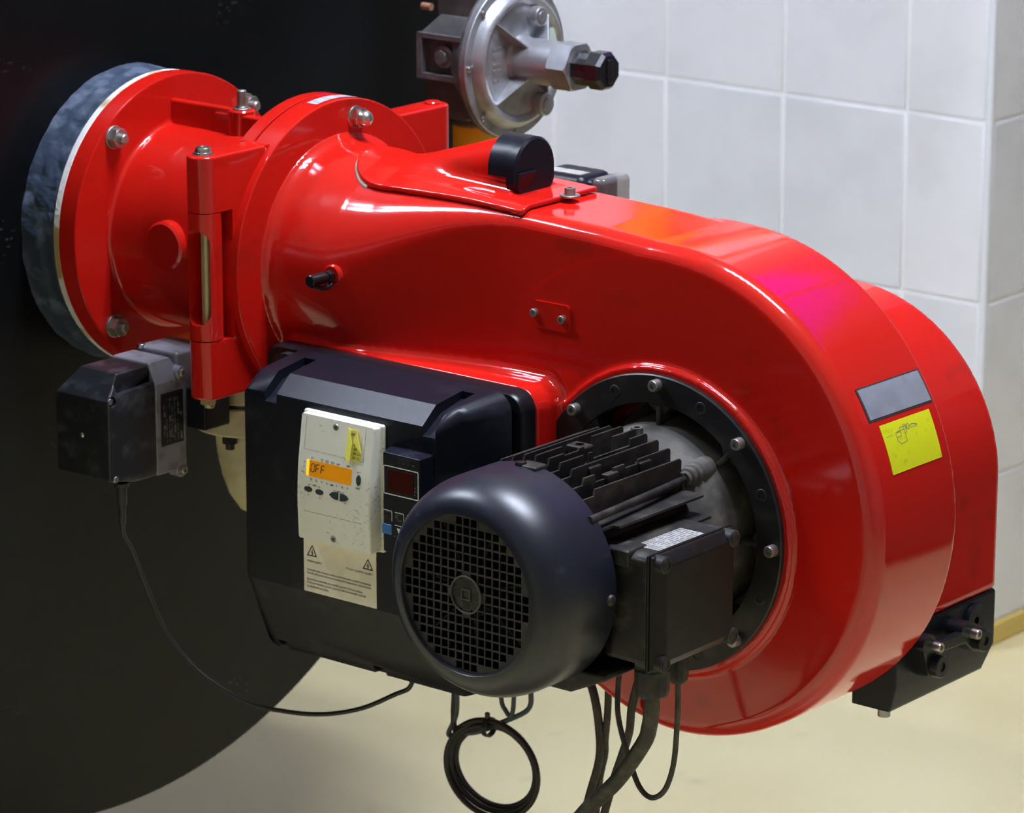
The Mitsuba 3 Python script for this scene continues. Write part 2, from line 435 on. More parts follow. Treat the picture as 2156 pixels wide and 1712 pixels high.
def tile_at(owner, x, z, w, h, k, side=False):
    key = (round(w, 4), round(h, 4), k)
    if key not in tile_sizes:
        tile_sizes[key] = mikit.ply(tile_mesh(w, h), f'tile_{k}', smooth=40)
    d = dict(tile_sizes[key])
    jx, jz = rng.uniform(-1, 1, 2) * 0.15
    m = T().translate([XS, x, z + FLOOR]).rotate([0, 0, 1], 90) if side else T().translate([x, YB, z + FLOOR])
    d['to_world'] = m.rotate([0, 0, 1], jz).rotate([1, 0, 0], jx)
    scene[key_for(f'{owner}__tile')] = d


COL0, ROW0 = -0.8062, 0.0415
zs = [ROW0 + k * TH for k in range(-3, 10)]
xs = [COL0 - k * TW for k in range(0, 12)][::-1]
for z in zs:
    z0, z1 = max(z + GP / 2, ZF + 0.034), min(z + TH - GP / 2, ZC - 0.004)
    if z1 - z0 < 0.02: continue
    for x in xs[:-1]:
        tile_at('wall_back', x + GP / 2, z0, TW - GP, z1 - z0, int(rng.integers(3)))
    tile_at('wall_back', COL0 + GP / 2, z0, XS - 0.0095 - COL0 - GP / 2, z1 - z0, int(rng.integers(3)))
    for k in range(5):
        tile_at('wall_side', YB + 0.011 + k * TW, z0, TW - GP, z1 - z0, int(rng.integers(3)), True)
struct('trim_1', lathe([(0, ZF), (0.006, ZF), (0.006, ZC), (0, ZC)], 'z', (XS - 0.0035, YB + 0.0035, 0), 20), 'trim_white', 'slim pale corner bead between the two tiled walls', 30)
struct('baseboard_back', rbox(XL, XS + 0.004, YB - 0.006, YB + 0.01, ZF, ZF + 0.030, 0.003), 'skirting_yellow', 'low yellow skirting along the foot of the tiled wall')
struct('baseboard_side', rbox(XS - 0.01, XS + 0.006, YB - 0.006, YR, ZF, ZF + 0.030, 0.003), 'skirting_yellow', 'low yellow skirting along the foot of the return wall')

for i, (x, y) in enumerate(LAMPS):
    k = thing('ceiling_lamp', ('white ceiling lamp with two long diffusers above the red fan housing', 'white ceiling lamp with two long diffusers above the boiler drum')[i], 'lamp', 'ceiling lamps')
    z = ZC - 0.07
    part(k, 'housing', rbox(x - LAMP_L / 2 - 0.03, x + LAMP_L / 2 + 0.03, y - LAMP_W / 2 - 0.03, y + LAMP_W / 2 + 0.03, z, ZC, 0.01), 'lamp_white')
    for s in (-1, 1):                           # two long diffusers side by side
        y0, y1 = y + s * 0.06, y + s * LAMP_W / 2
        v = np.array([[x - LAMP_L / 2, min(y0, y1), z - 0.002], [x + LAMP_L / 2, min(y0, y1), z - 0.002], [x + LAMP_L / 2, max(y0, y1), z - 0.002], [x - LAMP_L / 2, max(y0, y1), z - 0.002]])
        part(k, 'diffuser', (v, np.array([[0, 2, 1], [0, 3, 2]])), 'lamp_white', False, emitter={'type': 'area', 'radiance': {'type': 'rgb', 'value': list(LAMP_RADIANCE)}})
for x0, x1, w in ((-0.92, -0.09, 'nearer the tiled corner'), (-0.03, 1.15, 'farther from the tiled corner')):
    k = thing('strip_lamp', f'violet glowing strip lamp under the recess ceiling, {w}', 'lamp', 'violet strip lamps')
    part(k, 'housing', rbox(x0 - 0.01, x1 + 0.01, 2.49, 2.83, 2.205, 2.26, 0.005), 'lamp_white')
    for x in (x0 + 0.12, x1 - 0.12):
        part(k, 'hanger', cyl(0.006, 2.25, ZC, 'z', (x, 2.66, 0), 12), 'lamp_white')
    v = np.array([[x0, 2.50, 2.203], [x1, 2.50, 2.203], [x1, 2.82, 2.203], [x0, 2.82, 2.203]])
    part(k, 'diffuser', (v, np.array([[0, 2, 1], [0, 3, 2]])), 'tank_gray', False, emitter={'type': 'area', 'radiance': {'type': 'rgb', 'value': [0.55, 0.0, 2.1]}})

# ------------------------------------------------------------------ the boiler
YT, ZT = 0.07, 0.178                            # the burner tube's axis
BX = -0.735                                     # the boiler's front
bo = thing('boiler', 'large round black boiler drum that carries the red burner', 'boiler')
part(bo, 'shell', lathe([(0, BX - 2.2), (0.60, BX - 2.2), (0.605, BX - 2.19), (0.605, BX - 0.004), (0.6035, BX), (0, BX)], 'x', (0, 0.056, 0.1375), 192), 'boiler_paint')
col = lathe([(0.09, BX - 0.01), (0.1545, BX - 0.004), (0.1528, BX + 0.003), (0.1515, BX + 0.012), (0.1518, BX + 0.022), (0.1500, BX + 0.030), (0.1505, BX + 0.038), (0.1495, BX + 0.0445), (0.09, BX + 0.0445), (0.09, BX - 0.01)], 'x', (0, YT, ZT), 240)
for _ in range(1): col = col.subdivide()
nv = np.array(col.vertices)
rad = nv[:, 1:] - [YT, ZT]
nz = meshkit.fbm(nv * [140, 45, 45], 4, 3) - 0.5
nv[:, 1:] += rad / np.maximum(np.linalg.norm(rad, axis=1, keepdims=True), 1e-6) * (nz * 0.005)[:, None]
part(bo, 'collar', trimesh.Trimesh(nv, col.faces, process=False), 'collar_paint', True, label='rough gray blue sealing collar around the burner mount')
for x in (-1.9, -2.7):
    part(bo, 'saddle', cat(rbox(x - 0.04, x + 0.04, -0.36, 0.47, ZF + 0.02, -0.30, 0.006), rbox(x - 0.10, x + 0.10, -0.42, 0.53, ZF, ZF + 0.025, 0.004)), 'boiler_paint')

b2 = thing('boiler', 'added unseen black drum that darkens the reflections in the burner flank', 'boiler')  # added out of view so the red flank mirrors something dark
part(b2, 'shell', lathe([(0, -2.6), (0.60, -2.6), (0.605, -2.59), (0.605, -0.304), (0.6035, -0.30), (0, -0.30)], 'x', (0, -1.86, 0.1375), 128), 'boiler_paint')
for x in (-0.9, -2.2):
    part(b2, 'saddle', cat(rbox(x - 0.04, x + 0.04, -2.27, -1.45, ZF + 0.02, -0.30, 0.006), rbox(x - 0.10, x + 0.10, -2.33, -1.39, ZF, ZF + 0.025, 0.004)), 'boiler_paint')

tk = thing('water_tank', 'added unseen dark gray tank that darkens the reflections in the red casing', 'tank')  # added out of view, hides the bright floor from the paint's reflections
part(tk, 'body', lathe([(0, ZF + 0.08), (0.30, ZF + 0.085), (0.43, ZF + 0.13), (0.46, ZF + 0.20), (0.46, 0.55), (0.43, 0.62), (0.30, 0.67), (0, 0.68)], 'z', (1.25, 1.80, 0), 96), 'tank_gray', 40)
for k in range(3):
    a_ = 2.1 * k + 0.4
    part(tk, 'leg', cyl(0.03, ZF, ZF + 0.16, 'z', (1.25 + 0.33 * math.cos(a_), 1.80 + 0.33 * math.sin(a_), 0), 20), 'tank_gray')

# ------------------------------------------------------------------ the burner: red castings
bu = thing('burner', 'glossy red forced draught burner with a snail shaped fan housing bolted to the black boiler', 'burner')
part(bu, 'gasket', cat(ring(0.10, 0.1525, -0.6905, -0.683, 'x', (0, YT, ZT), 128)), 'gasket_white', label='white rope gasket behind the red mounting flange')
XA0, XA1, XB0, XB1 = -0.683, -0.660, -0.490, -0.442
c = 0.0022
tube_r = 0.1045
prof = [(0.08, XA0), (0.1515, XA0), (0.1528, XA0 + 0.001), (0.1528, XA1 - c), (0.1528 - c * 0.3, XA1 - c * 0.3), (0.1528 - c, XA1)]
prof += [(tube_r + 0.006 * (1 - math.sin(a)), XA1 + 0.006 * (1 - math.cos(a))) for a in np.linspace(0, math.pi / 2, 6)]
prof += [(tube_r - 0.001, -0.58), (tube_r, -0.51)]
prof += [(tube_r + 0.008 * (1 - math.cos(a)), XB0 - 0.008 * (1 - math.sin(a))) for a in np.linspace(0, math.pi / 2, 6)]
prof += [(0.150, XB0), (0.1525, XB0 + 0.002), (0.1525, -0.4738), (0.1515, -0.473), (0.08, -0.473), (0.08, XA0)]
part(bu, 'mounting_tube', lathe(prof, 'x', (0, YT, ZT), 192), 'red_paint', 30)
# rib with the stud boss on top of the tube, the round boss on its side, the hinge knuckle on its arm
part(bu, 'lifting_rib', cat(rbox(-0.665, -0.575, 0.058, 0.068, 0.270, 0.3065, 0.003), rbox(-0.600, -0.5, 0.056, 0.070, 0.270, 0.3015, 0.003), cyl(0.0135, 0.268, 0.3055, 'z', (-0.570, 0.066, 0), 32, 0.0015)), 'red_paint')
part(bu, 'side_boss', cyl(0.0245, -0.042, 0.02, 'y', (-0.579, 0, 0.183), 48, 0.0025), 'red_paint')
part(bu, 'stud', cat(cyl(0.0048, 0.300, 0.325, 'z', (-0.570, 0.066, 0), 24, 0.0008), lathe([(0.0048, 0.309), (0.0056, 0.3095)] + [(0.0056 if k % 2 else 0.0049, 0.309 - 0.0008 * k) for k in range(6)] + [(0, 0.304)], 'z', (-0.570, 0.066, 0), 24), cyl(0.009, 0.3055, 0.3072, 'z', (-0.570, 0.066, 0), 24, 0.0004)), 'dull_steel')
PX, PY = -0.467, -0.099                         # the hinge pin
R = 0.0163
kn = m3.Manifold.cylinder(0.2435 - 0.1190, R, R, 40).translate((PX, PY, 0.1190))
arm = bx(PX - 0.013, PX + 0.0, PY, -0.02, 0.13, 0.235)
win = mf(extr(rrect(-0.4782, -0.4530, 0.1340, 0.2275, 0.0115), PY - 0.03, PY + 0.008, 'y'))
kn = (kn + arm) - win
part(bu, 'hinge_knuckle', kn, 'red_paint')
part(bu, 'hinge_pin', cyl(0.0052, 0.05, 0.298, 'z', (PX + 0.0015, PY, 0), 20, 0.001), 'brass_pin')
hb = cat(lathe([(0, 0.2986), (0.0105, 0.2986), (0.0105, 0.2996), (0.0092, 0.2998), (0.0092, 0.3010), (0.0080, 0.3014), (0.0078, 0.3040), (0.0066, 0.3056), (0.0040, 0.3064), (0.0032, 0.3050), (0, 0.3050)], 'z', (PX, PY, 0), 28))
part(bu, 'hinge_bolt', hb, 'steel')
part(bu, 'hinge_nut', cat(hexprism(0.0078, 0.0535, 0.0590, 'z', (PX, PY, 0)), cyl(0.0092, 0.0590, 0.0606, 'z', (PX, PY, 0), 24), cyl(0.0040, 0.0505, 0.055, 'z', (PX, PY, 0), 20)), 'brass_pin')
# swing door: flange, ears
fb = lathe([(0.07, -0.4715), (0.1505, -0.4715), (0.152, -0.4700), (0.152, XB1 - c), (0.152 - c * 0.3, XB1 - c * 0.3), (0.152 - c, XB1), (0.07, XB1), (0.07, -0.4715)], 'x', (0, YT, ZT), 192)
part(bu, 'door_flange', fb, 'red_paint', 30)


def ear(sgn, cut):
    py = YT + sgn * 0.169
    s = ball(0.0025, 10)
    pts = [s.translate((PX + (R - 0.0025) * math.cos(a), py + (R - 0.0025) * math.sin(a), z)) for a in np.linspace(0, 2 * math.pi, 28, endpoint=False) for z in (0.0630, 0.2960)]
    pts += [s.translate((x, YT + sgn * 0.10, z)) for x in (PX - R + 0.0025, PX + R - 0.0025) for z in (0.0630, 0.2960)]
    m = m3.Manifold.batch_hull(pts)
    m = m + bx(PX - R, PX + R - 0.0005, min(YT + sgn * 0.10, YT + sgn * 0.03), max(YT + sgn * 0.10, YT + sgn * 0.03), 0.0605, 0.2985)
    if cut:
        m = m - bx(PX - 0.05, PX + 0.05, PY - 0.05, -0.0775, 0.1180, 0.2442)
        m = m - bx(PX - 0.05, PX + 0.0, PY - 0.05, -0.02, 0.1180, 0.2442)
    return m


part(bu, 'hinge_ear', ear(-1, True), 'red_paint', 25)
part(bu, 'hinge_ear', cat(ear(1, False), cyl(0.0085, 0.297, 0.301, 'z', (PX, YT + 0.169, 0), 32, 0.001)), 'red_paint', 25)

# fan housing: body that turns from round to flat sided, snail shell, ledge behind the control box, motor seat
TH_ = np.radians([-180, -160, -140, -118, -110, -97, -90, -74, -58, -48, -32, -19, -8, 5, 19, 35, 47, 61, 72, 90, 110, 135, 180])
RR_ = np.array([.188, .191, .1935, .198, .1995, .203, .2053, .2085, .2125, .2165, .223, .2275, .230, .2335, .2365, .2405, .2445, .2485, .2520, .2560, .2620, .262, .20])
from scipy.interpolate import PchipInterpolator
RFN = PchipInterpolator(np.concatenate([TH_[:-1]]), RR_[:-1])


def shell_r(t):
    t = np.asarray(t)
    return np.where(t <= TH_[-2], RFN(np.clip(t, TH_[0], TH_[-2])), np.interp(t, TH_[-2:], RR_[-2:]))


YS0, YS1 = 0.010, 0.142                         # the fan housing's two sides


def body_top(x):
    return np.interp(x, [-0.46, -0.442, -0.40, -0.34, -0.28, -0.19, -0.08, 0.0, 0.03], [0.2906, 0.2900, 0.2820, 0.2745, 0.2700, 0.2655, 0.2612, 0.2552, 0.2500])


def housing(x, y, z):
    th, r = np.arctan2(z, x), np.hypot(x, z)
    d2 = (r - shell_r(th)) * 0.985
    rf, rb = 0.0165, 0.004
    yc, hy = (YS0 + YS1) / 2, (YS1 - YS0) / 2
    rr = np.where(y < yc, rf, rb)
    u, v = d2 + rr, np.abs(y - yc) - hy + rr
    shell = np.minimum(np.maximum(u, v), 0) + np.hypot(np.maximum(u, 0), np.maximum(v, 0)) - rr
    t = sm(-0.455, -0.155, x)
    fl = 0.007 * np.exp(-np.maximum(x - XB1, 0) / 0.0045)
    top = body_top(x)
    bot = np.interp(x, [-0.46, -0.442, -0.20, 0.0], [0.0656, 0.0656, 0.02, -0.02])
    hw = 0.1124 * (1 - t) + (hy - 0.0004) * t
    cyb = YT * (1 - t) + yc * t
    cr = np.minimum((0.1124 - 0.0005) * (1 - t) ** 1.25 + 0.0165, np.minimum(hw, (top - bot) / 2) - 0.0003)
    b = sdbox2(y, z, cyb, (top + bot) / 2, hw, (top - bot) / 2, cr) - fl
    b = np.maximum(b, np.maximum(-0.452 - x, x - 0.02))
    d = np.minimum(shell, b)
    led = sdbox2(x, z, -0.277, -0.02, 0.1605, 0.1315, 0.022)
    lv = np.abs(y - 0.0) - 0.030
    led = np.maximum(led, lv)
    d = smin(d, led, 0.012)
    pad = np.maximum(r - 0.1455, np.maximum(0.0035 - y, y - 0.05))
    d = smin(d, pad, 0.005)
    seat = np.maximum(r - 0.1145, y - 0.130)          # the fan chamber behind the motor's flange
    return np.maximum(d, -seat)


hm = nets(housing, (-0.458, -0.050, -0.225), (0.262, 0.195, 0.305), 0.0029)
part(bu, 'fan_housing', hm, 'red_paint', True)

# inspection lid with its hump and the black end cap
LZ = body_top


def hump(x, y, z):
    a, b = np.array([-0.365, YT, 0.2530]), np.array([-0.222, YT, 0.2960])
    ab = b - a
    t = ((x - a[0]) * ab[0] + (z - a[2]) * ab[2]) / (ab[0] ** 2 + ab[2] ** 2)
    px, pz = a[0] + t * ab[0], a[2] + t * ab[2]
    d = np.hypot(np.hypot(x - px, z - pz), y - YT) - 0.0262
    leg = np.maximum(np.abs(y - YT) - 0.0262, z - pz)
    d = np.maximum(np.minimum(d, leg), x + 0.2065)
    d = np.maximum(d, np.minimum(x + 0.2275, z - 0.2890))
    return d


def lid(x, y, z):
    o = sdbox2(x, y, -0.284, YT, 0.116, 0.0575, 0.004)
    cap = np.hypot(np.minimum(x + 0.345, 0), y - YT) - 0.0575
    o = np.where(x < -0.345, np.maximum(o, cap), o)
    hs = housing(x, y, z)
    plate = np.maximum(np.maximum(hs - 0.0058, 0.0016 - hs), o)
    edge = np.minimum(0, 0)
    d = smin(plate, hump(x, y, z), 0.016)
    d = np.maximum(d, np.minimum(x + 0.2290, z - 0.2895))
    return np.maximum(np.maximum(d, 0.0016 - hs), o)


part(bu, 'lid', nets(lid, (-0.412, 0.005, 0.235), (-0.160, 0.135, 0.332), 0.0015), 'red_paint', 50, label='raised red lid with a hump on top of the housing')


def lid_gasket(x, y, z):
    o = sdbox2(x, y, -0.284, YT, 0.1195, 0.0535, 0.004)
    cap = np.hypot(np.minimum(x + 0.345, 0), y - YT) - 0.0593
    o = np.where(x < -0.345, np.maximum(sdbox2(x, y, -0.284, YT, 0.130, 0.0595, 0.004), cap), o)
    hs = housing(x, y, z)
    return np.maximum(np.maximum(hs - 0.0022, -0.003 - hs), np.maximum(o, x + 0.36))


part(bu, 'lid_gasket', nets(lid_gasket, (-0.420, 0.000, 0.235), (-0.350, 0.140, 0.300), 0.0016), 'felt', True)
CW, CY = 0.0300, YT - 0.0015
capm = unary_union([Point(CY, 0.2940).buffer(CW, quad_segs=14), rrect(CY - CW, CY + CW, 0.2705, 0.298, 0.012)])
inner = capm.buffer(-0.0022)
cp = cat(m3.Manifold.batch_hull([mf(extr(capm, -0.2090, -0.1995, 'x')), mf(extr(inner, -0.1995, -0.1973, 'x'))]))
saddle = unary_union([Point(CY, 0.2945).buffer(CW - 0.0004, quad_segs=14), sbox(CY - CW + 0.0004, 0.288, CY + CW - 0.0004, 0.2945)]).intersection(sbox(-1, 0.2880, 1, 1))
part(bu, 'lid_cap', cat(cp, extr(saddle, -0.2310, -0.2080, 'x'),
                        m3.Manifold.batch_hull([bx(-0.1975, -0.1970, CY - 0.0290, CY - 0.001, 0.2895, 0.2925), bx(-0.1975, -0.1935, CY - 0.0275, CY - 0.003, 0.2915, 0.2925), bx(-0.1975, -0.1970, CY - 0.0280, CY - 0.012, 0.2775, 0.2785)])),
     'black_plastic', 30, label='black end cap of the lid hump')
zl = float(body_top(-0.165)) + 0.0055
part(bu, 'lid_screw', cat(cyl(0.0098, zl - 0.001, zl + 0.0012, 'z', (-0.1645, 0.079, 0), 32, 0.0004), trimesh.Trimesh(*[(lambda m: (m.vertices + [-0.1645, 0.079, zl + 0.001], m.faces))(allen(0.0052, 0.0068, 0.003))][0], process=False)), 'dull_steel')

# small fittings on the housing
part(bu, 'blank_plate', cat(extr(rrect(-0.1522, -0.1092, 0.1597, 0.1852, 0.004), YS0 - 0.0025, YS0 + 0.004, 'y')), 'red_paint', 30)
for x, z in ((-0.1492, 0.1735), (-0.1165, 0.1718)):
    part(bu, 'plate_screw', allen(0.0040, 0.0042, 0.002, 'y', (x, YS0 - 0.002, z), -1), 'dull_steel')
py = -0.031
tp = part(bu, 'test_nipple', cat(cyl(0.0045, py - 0.014, py + 0.01, 'y', (-0.3645, 0, 0.1838), 20, 0.0005), hexprism(0.0062, py - 0.010, py - 0.004, 'y', (-0.3645, 0, 0.1838))), 'black_smooth')
part(bu, 'nipple_cap', cat(cyl(0.0060, py - 0.034, py - 0.012, 'y', (-0.3645, 0, 0.1838), 24, 0.001), tube([(-0.3645, py - 0.030, 0.1785), (-0.3630, py - 0.018, 0.1745), (-0.3620, py - 0.007, 0.1755), (-0.3635, py - 0.004, 0.1800)], 0.0024, 8)), 'black_smooth')
part(bu, 'nipple_recess', ring(0.002, 0.0105, py - 0.0025, py + 0.012, 'y', (-0.3645, 0, 0.1838), 32, 0.0015), 'red_dark')
# acorn nut on the door flange, nuts on the mounting flange
ay, az = 0.0915, 0.3095
part(bu, 'acorn_nut', cat(ring(0.003, 0.0115, XB1 - 0.001, XB1 + 0.0012, 'x', (0, ay, az), 32), hexprism(0.0105, XB1 + 0.001, XB1 + 0.010, 'x', (0, ay, az)),
                          lathe([(0, XB1 + 0.008), (0.0082, XB1 + 0.008), (0.0082, XB1 + 0.0135), (0.0075, XB1 + 0.0165), (0.0055, XB1 + 0.019), (0.003, XB1 + 0.0203), (0, XB1 + 0.0207)], 'x', (0, ay, az), 32)), 'steel')
for y, z in ((-0.0245, 0.2795), (-0.0305, 0.0875), (0.166, 0.084), (0.1690, 0.2845)):
    part(bu, 'flange_nut', cat(ring(0.003, 0.0120, XA1 - 0.001, XA1 + 0.0020, 'x', (0, y, z), 32), hexprism(0.0105, XA1 + 0.0015, XA1 + 0.0105, 'x', (0, y, z)),
                               lathe([(0, XA1 + 0.008), (0.0052, XA1 + 0.008), (0.0052, XA1 + 0.0155), (0.004, XA1 + 0.017), (0, XA1 + 0.017)], 'x', (0, y, z), 24)), 'dull_steel')
# printed strip on the door flange's rim
a0, a1 = math.radians(61), math.radians(100)
st, rows = [], []
for a in np.linspace(math.radians(76), math.radians(100), 14):
    rows.append([[x, YT + 0.1524 * math.cos(a), ZT + 0.1524 * math.sin(a)] for x in (-0.4625, -0.4495)])
v = np.array(rows).reshape(-1, 3)
f = [[2 * i, 2 * i + 1, 2 * i + 3] for i in range(13)] + [[2 * i, 2 * i + 3, 2 * i + 2] for i in range(13)]
part(bu, 'warning_strip', (v, np.array(f)), 'label_blue', True)
tri = []
for j, a in enumerate(np.linspace(math.radians(79), math.radians(92), 3)):
    for q in ([(-0.4605, 0), (-0.4515, 0)],):
        tri.append([[x, YT + 0.1526 * math.cos(a + d), ZT + 0.1526 * math.sin(a + d)] for x, d in ((-0.461, 0), (-0.451, 0), (-0.451, 0.008), (-0.461, 0.008))])
aw = math.radians(97)
tri.append([[x, YT + 0.1526 * math.cos(aw + d), ZT + 0.1526 * math.sin(aw + d)] for x, d in ((-0.4615, 0), (-0.4505, 0.02), (-0.4505, 0.026), (-0.4615, 0.006))])
v = np.array(tri).reshape(-1, 3)
part(bu, 'warning_strip_print', (v, np.array([[4 * i, 4 * i + 1, 4 * i + 2] for i in range(4)] + [[4 * i, 4 * i + 2, 4 * i + 3] for i in range(4)])), 'ink_gray')


def on_shell(th0, th1, y0, y1, off, nt=14, ny=2, quad=None):
    """A thin sheet that hugs the fan housing's rounded back: corners (degrees about the motor's axis, y)."""
    c = np.array(quad if quad is not None else [(th0, y0), (th0, y1), (th1, y1), (th1, y0)], float)
    a, b = np.meshgrid(np.linspace(0, 1, nt), np.linspace(0, 1, ny), indexing='ij')
    p = ((1 - a) * (1 - b))[..., None] * c[0] + ((1 - a) * b)[..., None] * c[1] + (a * b)[..., None] * c[2] + (a * (1 - b))[..., None] * c[3]
    th, y = np.radians(p[..., 0]), p[..., 1]
    r = shell_r(th) + off
    v = np.stack([r * np.cos(th), y, r * np.sin(th)], -1).reshape(-1, 3)
    i, j = np.meshgrid(np.arange(nt - 1), np.arange(ny - 1), indexing='ij')
    q = np.stack([i * ny + j, i * ny + j + 1, (i + 1) * ny + j + 1, (i + 1) * ny + j], -1).reshape(-1, 4)
    return trimesh.Trimesh(v, np.vstack([q[:, [0, 1, 2]], q[:, [0, 2, 3]]]), process=False)


def slab_on_shell(quad, off0, off1, nt=16):
    a, b = on_shell(0, 0, 0, 0, off1, nt, 2, quad), on_shell(0, 0, 0, 0, off0, nt, 2, quad)
    n = len(a.vertices)
    rim = list(range(0, n, 2)) + list(range(n - 1, 0, -2))
    f = [list(t) for t in a.faces] + [[n + t[0], n + t[2], n + t[1]] for t in b.faces]
    for i in range(len(rim)):
        p, q = rim[i], rim[(i + 1) % len(rim)]
        f += [[p, q, n + q], [p, n + q, n + p]]
    m = trimesh.Trimesh(np.vstack([a.vertices, b.vertices]), f, process=False)
    m.fix_normals()
    return m


np_ = thing('name_plate', 'blank gray metal name plate above the yellow sticker on the red fan housing', 'plate')
part(np_, 'surround', slab_on_shell([(38.5, 0.0345), (38.3, 0.1345), (30.6, 0.1355), (30.9, 0.0345)], -0.001, 0.0007), 'ink_black', 30)
part(np_, 'face', slab_on_shell([(38.15, 0.0365), (37.95, 0.1325), (31.0, 0.1335), (31.3, 0.0365)], 0.0, 0.0012), 'plate_silver', 30)
sn = thing('sticker', 'bright yellow square sticker with a small drawing of a burner, under the gray name plate', 'sticker')
part(sn, 'paper', slab_on_shell([(29.6, 0.0464), (29.4, 0.126), (18.58, 0.126), (18.72, 0.0468)], 0.0, 0.0006), 'sticker_yellow', 30)


def shell_lines(lines, w, off):
    """Pen lines on the sticker: points (degrees, y) joined by thin ribbons."""
    ms = []
    for l in lines:
        for (t0, y0), (t1, y1) in zip(l[:-1], l[1:]):
            d = np.array([(t1 - t0) * 0.0041, y1 - y0]); L = np.linalg.norm(d)
            if L < 1e-6: continue
            nrm = np.array([-d[1], d[0]]) / L * w / 2
            ms.append(on_shell(0, 0, 0, 0, off, 2, 2, [(t0 + nrm[0] / 0.0041, y0 + nrm[1]), (t1 + nrm[0] / 0.0041, y1 + nrm[1]), (t1 - nrm[0] / 0.0041, y1 - nrm[1]), (t0 - nrm[0] / 0.0041, y0 - nrm[1])]))
    return cat(*ms)


d0 = [[(27.0, 0.066), (27.2, 0.070), (27.2, 0.080), (24.6, 0.080), (24.4, 0.070), (25.3, 0.066), (27.0, 0.066)], [(27.0, 0.0665), (27.0, 0.0735), (26.0, 0.0735), (26.0, 0.0665)],
      [(27.2, 0.073), (27.8, 0.074), (27.8, 0.084), (27.2, 0.084)], [(28.2, 0.080), (28.2, 0.083), (26.4, 0.083), (26.4, 0.080), (28.2, 0.080)], [(28.0, 0.085), (28.0, 0.088), (26.9, 0.088), (26.9, 0.085), (28.0, 0.085)],
      [(27.5, 0.089), (27.7, 0.093), (27.5, 0.099), (27.2, 0.101), (27.0, 0.097), (27.1, 0.091), (27.5, 0.089)]]
part(sn, 'drawing', shell_lines(d0, 0.00045, 0.0009), 'ink_gray', label='thin pen drawing of a burner')
dots = [[(28.2 - 0.35 * (i % 2), 0.049 + 0.0023 * i), (28.05 - 0.35 * (i % 2), 0.0495 + 0.0023 * i)] for i in range(7)] + [[(26.9, 0.0505 + 0.002 * i), (26.7, 0.051 + 0.002 * i)] for i in range(6)]
part(sn, 'dots', shell_lines(dots, 0.0005, 0.0009), 'ink_gray')
# air intake casing behind the snail shell
def hood(x, y, z):
    r = np.hypot(x, z)
    up = np.where(z > 0, r - 0.172, np.abs(x) - 0.172)
    a = np.maximum(up, -0.1055 - z)
    v = np.maximum(0.139 - y, y - 0.315) + 0.006
    return np.minimum(np.maximum(a + 0.006, v), 0) + np.hypot(np.maximum(a + 0.006, 0), np.maximum(v, 0)) - 0.006


ah = thing('intake_casing', 'red arched air intake casing with a black base behind the snail shaped fan housing', 'casing')
part(ah, 'cover', nets(hood, (-0.18, 0.132, -0.112), (0.18, 0.322, 0.18), 0.004), 'red_paint', 40)
base = m3.Manifold.batch_hull([rbox(-0.172, 0.172, 0.141, 0.3145, -0.1640, -0.1060, 0.003), rbox(-0.150, 0.1665, 0.141, 0.3045, -0.1865, -0.150, 0.003)])
base = base - bx(-0.16, 0.125, 0.10, 0.20, -0.20, -0.150)
part(ah, 'base', base, 'black_plastic', 25, label='black base of the intake casing')
part(ah, 'foot_screw', cyl(0.006, -0.1935, -0.18, 'z', (0.155, 0.150, 0), 20), 'dull_steel')
for y, z, y2, z2 in ((0.1755, -0.1240, 0.1828, -0.1455), (0.2415, -0.1280, 0.2577, -0.1395)):
    lv = part(ah, 'lever', cat(m3.Manifold.batch_hull([mf(cyl(0.0105, 0.172, 0.190, 'x', (0, y - 0.006, z + 0.002), 24)), mf(cyl(0.0125, 0.172, 0.188, 'x', (0, y2, z2), 24))]),
                               ring(0.0045, 0.0108, 0.186, 0.197, 'x', (0, y2, z2), 32, 0.001), cyl(0.0048, 0.18, 0.1955, 'x', (0, y2, z2), 20)), 'black_smooth')
    part(lv, 'screw', allen(0.0052, 0.009, 0.004, 'x', (0.189, y + 0.003, z - 0.0015)), 'steel')
part(ah, 'link_bar', m3.Manifold.batch_hull([rbox(0.183, 0.190, 0.178, 0.186, -0.1335, -0.1225, 0.001), rbox(0.183, 0.190, 0.236, 0.244, -0.1370, -0.1250, 0.001)]), 'black_smooth')
part(ah, 'dial', ring(0.004, 0.016, 0.170, 0.176, 'x', (0, 0.2743, -0.1280), 32, 0.001), 'black_plastic')
# ------------------------------------------------------------------ the blower motor
mo = thing('blower_motor', 'dusty black electric motor with cooling fins and round fan cowl on the red housing', 'motor')
part(mo, 'impeller', cat(ring(0.055, 0.108, 0.060, 0.063, 'y', n=64), cyl(0.03, 0.03, 0.07, 'y'), *[bx(0.0, 0.001, 0.063, 0.115, -0.001, 0.001).rotate((0, 0, 0)).translate((0.104 * math.cos(t), 0, 0.104 * math.sin(t))) for t in np.linspace(0, 6.283, 36, endpoint=False)]), 'tank_gray', 30)
part(mo, 'flange_ring', lathe([(0.112, 0.03), (0.112, 0.0005), (0.1128, -0.0015), (0.1385, -0.0015), (0.1396, -0.0005), (0.1396, 0.006), (0.12, 0.006), (0.12, 0.03), (0.112, 0.03)], 'y', n=160), 'flange_black', 30)
part(mo, 'end_shield', lathe([(0.070, 0.034), (0.0965, 0.030), (0.0955, 0.020), (0.0945, 0.012), (0.0925, -0.002), (0.0895, -0.012), (0.0880, -0.022), (0.0845, -0.030), (0.082, -0.040), (0.078, -0.046), (0, -0.046), (0, 0.034), (0.070, 0.034)], 'y', n=128), 'dusty_cast', 30)
